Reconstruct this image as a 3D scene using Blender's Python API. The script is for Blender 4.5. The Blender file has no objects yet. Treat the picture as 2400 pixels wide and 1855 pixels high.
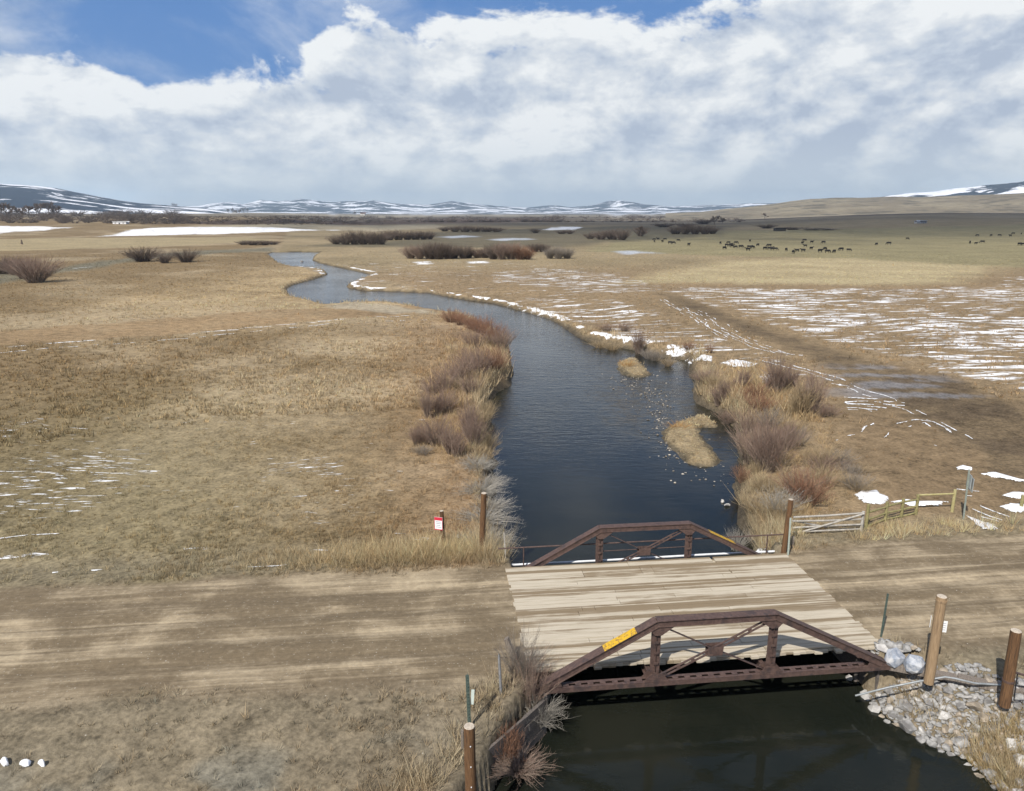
import bpy, bmesh, math, random
import numpy as np
from mathutils import Vector, Matrix, noise as mnoise

SC = bpy.context.scene
COL = SC.collection
R = math.radians

# ------------------------------------------------------------------ camera
FPX = 1722.0                    # focal length in photograph pixels (2400 wide)
PITCH = math.atan(430 / FPX)    # looking down
CAMH = 16.0
cam_d = bpy.data.cameras.new('camera')
cam_d.sensor_fit = 'HORIZONTAL'; cam_d.sensor_width = 36.0
cam_d.lens = 36.0 * FPX / 2400.0
cam_d.clip_start = 0.5; cam_d.clip_end = 60000
cam = bpy.data.objects.new('camera', cam_d); COL.objects.link(cam)
cam.location = (0, 0, CAMH); cam.rotation_euler = (math.pi / 2 - PITCH, 0, 0)
SC.camera = cam

# ------------------------------------------------------------------ light
SUN_EL = R(46); SUN_AZ = R(211)          # azimuth clockwise from +Y
sdir = Vector((math.sin(SUN_AZ) * math.cos(SUN_EL), math.cos(SUN_AZ) * math.cos(SUN_EL), math.sin(SUN_EL)))
sd_ = bpy.data.lights.new('sun', 'SUN'); sd_.energy = 5.0; sd_.angle = R(0.5); sd_.color = (1.0, 0.94, 0.86)
sun = bpy.data.objects.new('sun', sd_); COL.objects.link(sun)
sun.rotation_euler = (-sdir).to_track_quat('-Z', 'Y').to_euler(); sun.location = sdir * 200
SC.view_settings.view_transform = 'Standard'; SC.view_settings.look = 'None'
SC.view_settings.gamma = 1.0; SC.view_settings.exposure = 0.30

class NT:
    """small node-tree helper"""
    def __init__(s, tree): s.t = tree; s.l = tree.links
    def n(s, typ, **kw):
        nd = s.t.nodes.new(typ)
        for k, v in kw.items():
            if hasattr(nd, k) and k not in nd.inputs: setattr(nd, k, v)
            else: s.put(nd.inputs[k], v)
        return nd
    def put(s, sock, v):
        if isinstance(v, bpy.types.NodeSocket): s.l.new(v, sock)
        else: sock.default_value = v
    def m(s, op, a, b=None, c=None, clamp=False):
        nd = s.t.nodes.new('ShaderNodeMath'); nd.operation = op; nd.use_clamp = clamp
        for i, v in enumerate((a, b, c)):
            if v is not None: s.put(nd.inputs[i], v)
        return nd.outputs[0]
    def sstep(s, x, a, b):
        nd = s.t.nodes.new('ShaderNodeMapRange'); nd.interpolation_type = 'SMOOTHSTEP'
        s.put(nd.inputs[0], x); s.put(nd.inputs[1], a); s.put(nd.inputs[2], b)
        return nd.outputs[0]
    def rng(s, x, a, b, c, d):
        nd = s.t.nodes.new('ShaderNodeMapRange')
        for i, v in enumerate((x, a, b, c, d)): s.put(nd.inputs[i], v)
        return nd.outputs[0]
    def mix(s, f, a, b, mode='MIX'):
        nd = s.t.nodes.new('ShaderNodeMix'); nd.data_type = 'RGBA'; nd.blend_type = mode
        s.put(nd.inputs[0], f); s.put(nd.inputs[6], a); s.put(nd.inputs[7], b)
        return nd.outputs[2]
    def noise(s, vec, scale, detail=5, rough=0.55, dist=0.0):
        nd = s.t.nodes.new('ShaderNodeTexNoise')
        s.put(nd.inputs['Vector'], vec); s.put(nd.inputs['Scale'], scale)
        nd.inputs['Detail'].default_value = detail; nd.inputs['Roughness'].default_value = rough
        nd.inputs['Distortion'].default_value = dist
        return nd.outputs[0]
    def map(s, vec, loc=(0, 0, 0), rot=(0, 0, 0), scale=(1, 1, 1)):
        nd = s.t.nodes.new('ShaderNodeMapping'); s.put(nd.inputs[0], vec)
        nd.inputs[1].default_value = loc; nd.inputs[2].default_value = rot; nd.inputs[3].default_value = scale
        return nd.outputs[0]
    def rmap(s, vec, ang, scale):
        return s.map(s.map(vec, rot=(0, 0, ang)), scale=scale)

# ------------------------------------------------------------------ sky
W = bpy.data.worlds.new('World'); SC.world = W; W.use_nodes = True
W.node_tree.nodes.clear()
k = NT(W.node_tree)
sky = k.n('ShaderNodeTexSky'); sky.sky_type = 'NISHITA'; sky.sun_disc = False
sky.sun_elevation = SUN_EL; sky.sun_rotation = SUN_AZ
sky.altitude = 2000; sky.air_density = 1.0; sky.dust_density = 0.2; sky.ozone_density = 2.5
tc = k.n('ShaderNodeTexCoord').outputs['Generated']
sep = k.n('ShaderNodeSeparateXYZ'); k.put(sep.inputs[0], tc)
dx, dy, dz = sep.outputs[0], sep.outputs[1], sep.outputs[2]
vec = k.map(tc, loc=(3.1, 0.4, 0.2), scale=(1, 1, 1.9))
nb = k.noise(vec, 3.4, 3, 0.5, 0.3)              # broad masses
OFF = Vector((-0.02, 0.0, 0.05))
bil = lambda o_: k.noise(k.map(tc, loc=(1.7 + o_[0], 0.4, 0.2 + o_[2]), scale=(1, 1, 1.75)), 7.5, 10, 0.58, 0.2)
nd_ = bil((0, 0, 0)); nd2 = bil(OFF)             # billows, and the same a step nearer the sun
edge = k.m('ADD', 0.160, k.m('MULTIPLY', k.sstep(dx, -0.36, -0.10), 0.085))
edge = k.m('ADD', edge, k.m('MULTIPLY', k.sstep(dx, -0.40, -0.60), 0.03))
e1_ = k.m('DIVIDE', k.m('SUBTRACT', edge, dz), 0.085)     # >0 below the top of the cloud bank
e1_ = k.m('MAXIMUM', k.m('MINIMUM', e1_, 1.15), -0.32)
nd3_ = k.noise(k.map(tc, loc=(2.2, 0.7, 5), scale=(1, 1, 1.9)), 17, 8, 0.6, 0.3)
dens = k.m('ADD', e1_, k.m('ADD', k.m('MULTIPLY', k.m('SUBTRACT', nb, 0.5), 1.7), k.m('MULTIPLY', k.m('SUBTRACT', nd_, 0.5), 2.2)))
cover = k.sstep(k.m('ADD', dens, k.m('MULTIPLY', k.m('SUBTRACT', nd3_, 0.5), 0.5)), -0.02, 0.22)
cirrus = k.noise(k.map(tc, loc=(1, 2, 0), scale=(1, 1, 2.6)), 3.2, 7, 0.6, 0.5)
cover = k.m('MAXIMUM', cover, k.m('MULTIPLY', k.sstep(k.m('ADD', cirrus, k.m('MULTIPLY', k.sstep(dx, -0.42, -0.58), 0.14)), 0.42, 0.72), 0.62))
lit = k.m('MULTIPLY', k.m('SUBTRACT', nd_, nd2), 4.0)
shade = k.m('ADD', 0.55, lit)
shade = k.m('ADD', shade, k.m('MULTIPLY', k.m('SUBTRACT', 0.5, nb), 1.0))
shade = k.m('ADD', shade, k.m('MULTIPLY', k.m('SUBTRACT', k.noise(k.map(tc, loc=(4, 1, 3), scale=(1, 1, 3.2)), 4.5, 4, 0.5, 0.2), 0.5), 1.1))
nd3 = k.noise(k.map(tc, loc=(2.2, 0.7, 5), scale=(1, 1, 1.9)), 17, 8, 0.6, 0.3); nd4 = k.noise(k.map(tc, loc=(2.2 - 0.02, 0.7, 5 + 0.05), scale=(1, 1, 1.9)), 17, 8, 0.6, 0.3)
shade = k.m('ADD', shade, k.m('MULTIPLY', k.m('SUBTRACT', nd3, nd4), 1.3))
shade = k.m('SUBTRACT', shade, k.m('MULTIPLY', k.sstep(dz, 0.13, 0.05), 0.12))
shade = k.m('ADD', shade, k.m('MULTIPLY', k.sstep(dens, 0.55, 0.1), 0.2), clamp=True)
ramp = k.n('ShaderNodeValToRGB'); k.put(ramp.inputs[0], shade)
cr = ramp.color_ramp
cr.elements[0].position = 0.0; cr.elements[0].color = (3.9, 4.5, 5.5, 1)
cr.elements[1].position = 1.0; cr.elements[1].color = (7.6, 7.8, 7.9, 1)
e = cr.elements.new(0.3); e.color = (4.9, 5.45, 6.25, 1)
e = cr.elements.new(0.65); e.color = (6.2, 6.55, 6.95, 1)
cl = ramp.outputs[0]
low = k.sstep(dz, 0.11, 0.0)                      # pale air towards the skyline
cl = k.mix(k.m('MULTIPLY', low, 0.72), cl, (6.4, 7.0, 7.25, 1))
blue = k.mix(k.sstep(dz, 0.2, 0.6), (0.85, 2.05, 4.7, 1), (0.42, 1.0, 2.5, 1))
final = k.mix(cover, k.mix(0.85, sky.outputs[0], blue), cl)
bg = k.n('ShaderNodeBackground', Strength=0.1); k.put(bg.inputs[0], final)
wo = k.n('ShaderNodeOutputWorld'); k.l.new(bg.outputs[0], wo.inputs[0])

# ------------------------------------------------------------------ helpers
rnd = random.Random(7)
rng = np.random.default_rng(11)
WATER = -1.35
BA = R(6.3); E1 = (math.cos(BA), math.sin(BA)); E2 = (-math.sin(BA), math.cos(BA))
def st2w(s, t, z=0.0): return Vector((s * E1[0] + t * E2[0], s * E1[1] + t * E2[1], z))

def tag(o, label=None, cat=None, group=None, kind=None):
    if label: o['label'] = label
    if cat: o['category'] = cat
    if group: o['group'] = group
    if kind: o['kind'] = kind
    return o

def empty(name, loc=(0, 0, 0), rz=0.0):
    o = bpy.data.objects.new(name, None); o.empty_display_size = 0.3
    COL.objects.link(o); o.location = loc; o.rotation_euler = (0, 0, rz)
    return o

def copy_tree(o, parent=None):
    c = o.copy(); COL.objects.link(c); c.parent = parent
    for ch in list(o.children): copy_tree(ch, c)
    return c

class MB:
    """collects shapes into one mesh"""
    def __init__(s): s.v = []; s.f = []; s.smooth = []
    def add(s, vs, fs, smooth=False):
        o = len(s.v); s.v += [tuple(p) for p in vs]
        s.f += [tuple(i + o for i in f) for f in fs]; s.smooth += [smooth] * len(fs)
    def box(s, c, size, M=None):
        hx, hy, hz = size[0] / 2, size[1] / 2, size[2] / 2
        vs = [Vector((x, y, z)) for z in (-hz, hz) for y in (-hy, hy) for x in (-hx, hx)]
        if M is not None: vs = [M @ p for p in vs]
        vs = [p + Vector(c) for p in vs]
        s.add(vs, [(0, 2, 3, 1), (4, 5, 7, 6), (0, 1, 5, 4), (2, 6, 7, 3), (0, 4, 6, 2), (1, 3, 7, 5)])
    def bar(s, a, b, w, h, up=(0, 0, 1), j=0.0):
        """rectangular bar from a to b: width w (sideways), height h"""
        a = Vector(a); b = Vector(b); d = (b - a).normalized(); up = Vector(up)
        side = d.cross(up).normalized(); u = side.cross(d).normalized()
        vs = []
        for p in (a, b):
            for q, r in ((-1, -1), (1, -1), (1, 1), (-1, 1)):
                jj = Vector((rnd.uniform(-j, j), rnd.uniform(-j, j), rnd.uniform(-j, j))) if j else Vector()
                vs.append(p + side * q * w / 2 + u * r * h / 2 + jj)
        s.add(vs, [(3, 2, 1, 0), (4, 5, 6, 7), (0, 1, 5, 4), (1, 2, 6, 5), (2, 3, 7, 6), (3, 0, 4, 7)])
    def tube(s, pts, rad, n=8, cap=True, smooth=True):
        pts = [Vector(p) for p in pts]
        if not hasattr(rad, '__len__'): rad = [rad] * len(pts)
        vs, fs = [], []
        for i, p in enumerate(pts):
            d = (pts[min(i + 1, len(pts) - 1)] - pts[max(i - 1, 0)]).normalized()
            ref = Vector((0, 0, 1)) if abs(d.z) < 0.9 else Vector((1, 0, 0))
            a = d.cross(ref).normalized(); b = d.cross(a)
            for q in range(n):
                an = 2 * math.pi * q / n
                vs.append(p + (a * math.cos(an) + b * math.sin(an)) * rad[i])
        for i in range(len(pts) - 1):
            for q in range(n):
                r = (q + 1) % n
                fs.append((i * n + q, i * n + r, (i + 1) * n + r, (i + 1) * n + q))
        s.add(vs, fs, smooth)
        if cap:
            s.add([vs[q] for q in range(n)], [tuple(range(n))])
            s.add([vs[(len(pts) - 1) * n + q] for q in range(n)], [tuple(reversed(range(n)))])
    def mesh(s, name, mat=None):
        me = bpy.data.meshes.new(name); me.from_pydata(s.v, [], s.f)
        me.polygons.foreach_set('use_smooth', s.smooth); me.update()
        bm = bmesh.new(); bm.from_mesh(me); bmesh.ops.recalc_face_normals(bm, faces=bm.faces); bm.to_mesh(me); bm.free()
        if mat: me.materials.append(mat)
        return me
    def build(s, name, mat, parent=None):
        o = bpy.data.objects.new(name, s.mesh(name, mat)); COL.objects.link(o)
        if parent is not None: o.parent = parent
        return o

def np_mesh(name, V, F, mat, col=None, smooth=False):
    """fast triangle/quad mesh from arrays"""
    me = bpy.data.meshes.new(name)
    V = np.asarray(V, np.float32); F = np.asarray(F, np.int32); nf, k_ = F.shape
    me.vertices.add(len(V)); me.vertices.foreach_set('co', V.ravel())
    me.loops.add(nf * k_); me.loops.foreach_set('vertex_index', F.ravel())
    me.polygons.add(nf)
    me.polygons.foreach_set('loop_start', np.arange(0, nf * k_, k_, dtype=np.int32))
    me.polygons.foreach_set('loop_total', np.full(nf, k_, np.int32))
    if smooth: me.polygons.foreach_set('use_smooth', np.ones(nf, bool))
    me.update(calc_edges=True)
    if col is not None:
        a = me.color_attributes.new('tint', 'FLOAT_COLOR', 'POINT')
        a.data.foreach_set('color', np.c_[col, np.ones(len(V))].astype(np.float32).ravel())
    if mat: me.materials.append(mat)
    return me

def simple_mat(name, c1, c2=None, scale=6.0, rough=0.8, bump=0.0, stretch=(1, 1, 1), metallic=0.0, c3=None, detail=6, spec=0.3, lo=0.35, hi=0.65):
    m = bpy.data.materials.new(name); m.use_nodes = True; t = NT(m.node_tree); t.t.nodes.clear()
    co = t.n('ShaderNodeTexCoord').outputs['Object']
    v = t.map(co, scale=stretch)
    n1 = t.noise(v, scale, detail, 0.6, 0.3)
    base = t.mix(t.sstep(n1, lo, hi), (*c1, 1), (*(c2 or c1), 1))
    if c3:
        n2 = t.noise(t.map(co, loc=(5, 3, 9), scale=stretch), scale * 0.37, 5, 0.6)
        base = t.mix(t.sstep(n2, 0.52, 0.66), base, (*c3, 1))
    p = t.n('ShaderNodeBsdfPrincipled', Roughness=rough, Metallic=metallic)
    p.inputs['Specular IOR Level'].default_value = spec
    t.put(p.inputs['Base Color'], base)
    if bump:
        b = t.n('ShaderNodeBump', Strength=bump, Distance=0.02); t.put(b.inputs['Height'], n1); t.l.new(b.outputs[0], p.inputs['Normal'])
    o = t.n('ShaderNodeOutputMaterial'); t.l.new(p.outputs[0], o.inputs[0])
    return m

ORD = ['zeroth', 'first', 'second', 'third', 'fourth', 'fifth', 'sixth', 'seventh', 'eighth', 'ninth', 'tenth', 'eleventh', 'twelfth', 'thirteenth', 'fourteenth', 'fifteenth', 'sixteenth', 'seventeenth', 'eighteenth', 'nineteenth']
TENS = {2: 'twent', 3: 'thirt', 4: 'fort', 5: 'fift', 6: 'sixt', 7: 'sevent'}
def ordinal(n):
    if n < 20: return ORD[n]
    return TENS[n // 10] + ('ieth' if n % 10 == 0 else 'y-' + ORD[n % 10])

# ------------------------------------------------------------------ terrain
def px_dir(x, y):
    u = (x - 1200) / FPX; v = (927.5 - y) / FPX
    return np.array([u, math.cos(PITCH) + v * math.sin(PITCH), -math.sin(PITCH) + v * math.cos(PITCH)])
def at(x, y, z=0.0):
    d = px_dir(x, y); t = (z - CAMH) / d[2]
    return np.array([d[0] * t, d[1] * t])

def sstep(x, a, b):
    t = np.clip((x - a) / (b - a), 0, 1); return t * t * (3 - 2 * t)

def sdf(px, py, poly):
    P = np.asarray(poly, float); M = max(35.0, 0.12 * np.abs(P).max())
    near = (px > P[:, 0].min() - M) & (px < P[:, 0].max() + M) & (py > P[:, 1].min() - M) & (py < P[:, 1].max() + M)
    out = np.full(px.shape, M)
    if near.any(): out[near] = sdf_near(px[near], py[near], P)
    return out
def sdf_near(px, py, poly):
    """signed distance to a closed polygon, negative inside"""
    poly = np.asarray(poly, float); d2 = np.full(px.shape, 1e18); inside = np.zeros(px.shape, bool)
    n = len(poly)
    for i in range(n):
        a = poly[i]; b = poly[(i + 1) % n]; e = b - a
        wx = px - a[0]; wy = py - a[1]
        t = np.clip((wx * e[0] + wy * e[1]) / (e @ e + 1e-12), 0, 1)
        d2 = np.minimum(d2, (wx - t * e[0]) ** 2 + (wy - t * e[1]) ** 2)
        c = (a[1] > py) != (b[1] > py)
        with np.errstate(divide='ignore', invalid='ignore'):
            inside ^= c & (px < (b[0] - a[0]) * (py - a[1]) / (b[1] - a[1] + 1e-15) + a[0])
    d = np.sqrt(d2); return np.where(inside, -d, d)

# cheap tileable value noise
_NG = np.random.default_rng(3).random((256, 256))
def vnoise(x, y):
    xi = np.floor(x).astype(int); yi = np.floor(y).astype(int); fx = x - xi; fy = y - yi
    fx = fx * fx * (3 - 2 * fx); fy = fy * fy * (3 - 2 * fy)
    g = lambda a, b: _NG[a & 255, b & 255]
    return (g(xi, yi) * (1 - fx) + g(xi + 1, yi) * fx) * (1 - fy) + (g(xi, yi + 1) * (1 - fx) + g(xi + 1, yi + 1) * fx) * fy
def fbm(x, y, o=4):
    s = np.zeros_like(x, float); a = 0.5; t = 0
    for i in range(o):
        s += a * vnoise(x * 2 ** i + 17 * i, y * 2 ** i + 31 * i); t += a; a *= 0.5
    return s / t

LB = [(1150, 1860), (1165, 1825), (1215, 1750), (1250, 1700), (1262, 1690)]
LB2 = [(1182, 1290), (1178, 1240), (1165, 1190), (1162, 1150), (1150, 1105), (1166, 1085), (1140, 1060), (1157, 1020), (1150, 985), (1143, 958), (1160, 922), (1196, 905), (1202, 880), (1195, 845), (1192, 812), (1172, 790), (1150, 772), (1112, 750), (1075, 737), (1040, 724), (985, 713), (950, 708), (900, 702), (830, 702), (765, 708), (705, 694), (678, 686), (671, 678), (688, 668), (733, 656), (768, 645), (762, 635), (735, 630), (690, 628), (655, 619), (640, 606), (628, 597), (640, 592)]
RB = [(700, 590.5), (750, 592), (737, 600), (732, 611), (750, 618), (795, 628), (838, 637), (872, 645), (846, 655), (816, 667), (811, 675), (850, 682), (930, 684), (1000, 687), (1050, 697), (1100, 705), (1150, 711), (1192, 722), (1240, 735), (1290, 750), (1325, 770), (1362, 795), (1400, 806), (1440, 813), (1500, 824), (1560, 838), (1608, 845), (1621, 853), (1614, 870), (1618, 884), (1636, 896), (1623, 920), (1632, 945), (1672, 966), (1710, 986), (1726, 1012), (1730, 1060), (1737, 1100), (1723, 1140), (1727, 1180), (1735, 1220), (1745, 1250)]
RB2 = [(2024, 1607), (2039, 1643), (2078, 1681), (2107, 1705), (2146, 1726), (2181, 1750), (2226, 1761), (2270, 1785), (2309, 1821), (2345, 1860)]
NEARB = {p: -0.55 for p in [(1040, 724), (985, 713), (950, 708), (900, 702), (830, 702), (765, 708), (705, 694), (678, 686)]}   # edges seen over the top of the nearer bank
river_px = [at(*p, WATER) for p in LB]
river = [np.array([-14.0, -40.0]), np.array([-9.0, 0.0]), np.array([-2.6, 15.5])] + river_px + [np.array(st2w(3.5, 25)[:2]), np.array(st2w(3.5, 31)[:2])] \
    + [at(*p, NEARB.get(p, WATER)) for p in LB2 + RB] + [np.array(st2w(15.9, 31)[:2]), np.array(st2w(15.9, 25)[:2])] + [at(*p, WATER) for p in RB2] \
    + [np.array([16.2, 16.5]), np.array([17.5, 0.0]), np.array([14.0, -40.0])]
ISL_A = [at(*p, WATER) for p in [(1450, 850), (1478, 840), (1500, 847), (1512, 863), (1526, 880), (1502, 887), (1465, 881), (1446, 866)]]
ISL_B = [at(*p, WATER) for p in [(1556, 1009), (1580, 996), (1613, 984), (1631, 977), (1660, 981), (1686, 999), (1677, 1004), (1645, 1002), (1639, 1013), (1645, 1030), (1663, 1045), (1667, 1059), (1684, 1066), (1687, 1084), (1670, 1095), (1642, 1095), (1610, 1088), (1594, 1069), (1569, 1048), (1554, 1030)]]

def river_sd(x, y):
    s = sdf(x, y, river)
    m = (y > 30) & (y < 120)
    if m.any():
        i = np.minimum(sdf(x[m], y[m], ISL_A), sdf(x[m], y[m], ISL_B))
        s = s.copy(); s[m] = np.maximum(s[m], -i)
        isl = np.full(x.shape, 9.0); isl[m] = i
    else: isl = np.full(x.shape, 9.0)
    return s, isl

def base_h(x, y):
    r = np.hypot(x, y); az = np.degrees(np.arctan2(x, y))
    h = (fbm(x / 9 + 50, y / 9 + 50, 3) - 0.5) * 0.35 * sstep(r, 15, 60)
    h += (fbm(x / 90, y / 90, 3) - 0.5) * 1.3 * sstep(r, 120, 500)
    # land rises gently to the far left and right
    h += 10 * sstep(r, 560, 1000) * sstep(az, -9, -20)
    h += 14 * sstep(r, 480, 1300) * sstep(az, 12, 30)
    # road embankment
    s = x * E1[0] + y * E1[1]; t = x * E2[0] + y * E2[1]
    road = sstep(t, 18.0, 22.2) * sstep(t, 33.5, 30.6)
    far = sstep(np.abs(s - 9.5), 60, 20)
    h = h * (1 - 0.9 * road) + 0.47 * road * (0.35 + 0.65 * far)
    h += 0.12 * sstep(t, 22.0, 18.0) * sstep(r, 40, 20)
    wv_ = t + 0.25 * np.sin(s * 0.11); rut = sum(np.exp(-((wv_ - q) / 0.26) ** 2) for q in (23.9, 25.5, 26.9, 28.5)); off_deck = sstep(np.abs(s - 9.7), 7.0, 8.5)
    h -= 0.07 * rut * off_deck; h += 0.05 * road * off_deck * (fbm(s / 1.5, t / 0.8, 3) - .5) * 1.5
    return h

def terrain(x, y):
    h = base_h(x, y); sd, isl = river_sd(x, y)
    h = h - 0.75 * sstep(sd, 22, 2) * sstep(y, 92, 118)          # low flood plain along the upper bends
    isl = isl + (fbm(x / 0.45 + 3, y / 0.45, 3) - .5) * 0.6
    wob = (fbm(x / 1.3, y / 1.3, 2) - 0.5) * 0.5 * sstep(y, 33, 38)
    d = sd + wob
    s_ = x * E1[0] + y * E1[1]; t_ = x * E2[0] + y * E2[1]
    wd = np.full(x.shape, 1.3)
    wd = np.where((t_ < 31.5) & (t_ > 8) & (s_ < 9), 0.22, wd)                      # retaining wall and abutments
    wd = np.where((t_ < 31.5) & (t_ > 22.0) & (s_ > 9), 0.25, wd)
    wd = np.where((t_ <= 22.0) & (s_ > 9), 3.4, wd)                                # rubble slope
    bank = WATER + (h - WATER) * sstep(d, -0.2, wd) ** 0.8
    bank = np.where(d < 0, WATER - 1.0 * sstep(d, 0.3, -2.0), bank)
    ish = WATER + 0.38 * sstep(isl, 0.15, -0.9) + 0.1 * (fbm(x, y, 2) - 0.5)
    bank = np.where(isl < 0.4, np.where(isl < 0.15, ish, np.minimum(bank, WATER - 0.02)), bank)
    return np.where(d < 3.6, bank, h)

def th(x, y): return float(terrain(np.array([float(x)]), np.array([float(y)]))[0])
def bh(x, y): return float(base_h(np.array([float(x)]), np.array([float(y)]))[0])

_rs = np.exp(np.linspace(math.log(14), math.log(8000), 1800))
def ground_at(px, py):
    """world point where the line of sight through a photograph pixel meets the land"""
    d = px_dir(px, py); hl = math.hypot(d[0], d[1]); x = d[0] / hl * _rs; y = d[1] / hl * _rs
    z = CAMH + d[2] / hl * _rs; g = base_h(x, y)
    i = np.argmax(z < g) if (z < g).any() else len(_rs) - 1
    if i == 0: return np.array([x[0], y[0]])
    a = (z[i - 1] - g[i - 1]); b = (z[i] - g[i]); f = a / (a - b + 1e-9); f = min(max(f, 0), 1)
    return np.array([x[i - 1] + (x[i] - x[i - 1]) * f, y[i - 1] + (y[i] - y[i - 1]) * f])
def gpoly(pts): return [ground_at(*p) for p in pts]

TRACK_L = gpoly([(-500, 818), (0, 778), (400, 746), (740, 717), (900, 709), (1040, 702), (1030, 722), (900, 738), (700, 757), (400, 785), (0, 812), (-500, 858)])
TRACK_R = gpoly([(1540, 690), (1700, 762), (1850, 818), (2000, 885), (2200, 1005), (2400, 1140), (2700, 1330), (2700, 1120), (2400, 965), (2250, 898), (2100, 862), (1900, 802), (1700, 738), (1570, 690)])
LOT_R = gpoly([(1960, 860), (2100, 850), (2400, 960), (2700, 1120), (2700, 1260), (2100, 1200), (2000, 1110), (1940, 1000)])
SNOW_R = gpoly([(1180, 655), (1300, 640), (1420, 655), (1500, 667), (1900, 674), (2250, 668), (2450, 628), (2900, 640), (2900, 1000), (2400, 930), (2200, 878), (2000, 832), (1850, 788), (1700, 738), (1560, 690), (1350, 690), (1200, 672)])
SNOW_R2 = gpoly([(1150, 695), (1300, 690), (1460, 700), (1570, 725), (1700, 785), (1850, 838), (1960, 890), (1900, 900), (1750, 850), (1600, 828), (1450, 790), (1300, 742), (1180, 715)])
ROWS = gpoly([(1120, 640), (1250, 625), (1480, 640), (1560, 670), (1350, 690), (1150, 665)])
YELLOW = gpoly([(1450, 664), (1600, 630), (1700, 612), (2000, 604), (2330, 622), (2240, 664), (2000, 668), (1700, 664)])
PASTURE = gpoly([(1380, 590), (1450, 560), (1500, 545), (1800, 540), (2700, 520), (2700, 640), (2350, 625), (2000, 606), (1700, 600)])
FSNOW1 = gpoly([(-300, 556), (0, 549), (120, 541), (190, 533), (60, 529), (-300, 529)])
FSNOW2 = gpoly([(185, 557), (330, 553), (560, 549), (800, 540), (640, 532), (400, 531), (300, 538)])
FSNOWS = [gpoly(q) for q in ([(655, 590), (640, 582), (672, 572), (676, 578), (655, 588)], [(90, 640), (160, 628), (250, 622), (150, 636)], [(85, 616), (120, 609), (122, 616), (90, 620)], [(690, 578), (720, 571), (724, 577), (700, 582)],
          [(1250, 540), (1300, 531), (1380, 533), (1340, 540)], [(940, 614), (1010, 612), (1030, 620), (960, 623)], [(1070, 614), (1150, 612), (1150, 618), (1080, 618)])]
ICE = [gpoly(q) for q in ([(1025, 556), (1080, 552), (1130, 555), (1060, 559)], [(1140, 562), (1200, 558), (1250, 561), (1180, 565)], [(1440, 590), (1500, 587), (1540, 594), (1470, 597)])]
BROWN_BAND = gpoly([(330, 525), (600, 515), (1000, 514), (1300, 511), (1300, 520), (1000, 524), (600, 527)])
DARKMID = gpoly([(700, 577), (1000, 560), (950, 548), (1100, 540), (1500, 530), (1700, 530), (1650, 555), (1400, 570), (1350, 580), (960, 580)])
PALE_L = gpoly([(-400, 600), (300, 580), (640, 565), (560, 556), (-400, 562)])
PALE_F = gpoly([(400, 532), (700, 526), (1000, 526), (1060, 534), (900, 543), (780, 540)])
GULLY = gpoly([(-300, 700), (0, 668), (120, 645), (300, 616), (420, 600), (640, 585), (640, 580), (400, 593), (250, 610), (100, 632), (0, 640), (-300, 660)])
FINE = [gpoly(q) for q in ([(-200, 1010), (150, 950), (420, 1040), (430, 1130), (300, 1200), (150, 1245), (-200, 1240)], [(530, 1130), (620, 1060), (820, 1050), (950, 1150), (920, 1230), (700, 1260), (540, 1235)], [(890, 1240), (1000, 1215), (1110, 1230), (1110, 1300), (900, 1300)], [(640, 1280), (760, 1240), (850, 1290), (740, 1330)])]
RIPG = [at(*p_, -0.2) for p_ in [(2255, 1700), (2330, 1665), (2420, 1680), (2440, 1800), (2350, 1810)]]
RBANK = gpoly([(1610, 865), (1700, 845), (1840, 880), (1930, 980), (1985, 1090), (2010, 1160), (1960, 1200), (1850, 1230), (1745, 1260), (1725, 1100), (1700, 990), (1620, 950)])
LBANK = gpoly([(1050, 800), (1185, 800), (1200, 895), (1150, 950), (1155, 1085), (1010, 1085), (965, 1045), (1010, 910)])
SANDBAR = gpoly([(770, 708), (830, 698), (990, 716), (1030, 726), (930, 728), (780, 720)])
BAR2 = gpoly([(815, 680), (830, 660), (900, 650), (960, 665), (1010, 684), (920, 684)])

def blend(c, col, f):
    f = f[:, None]; return c * (1 - f) + np.asarray(col) * f

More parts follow.
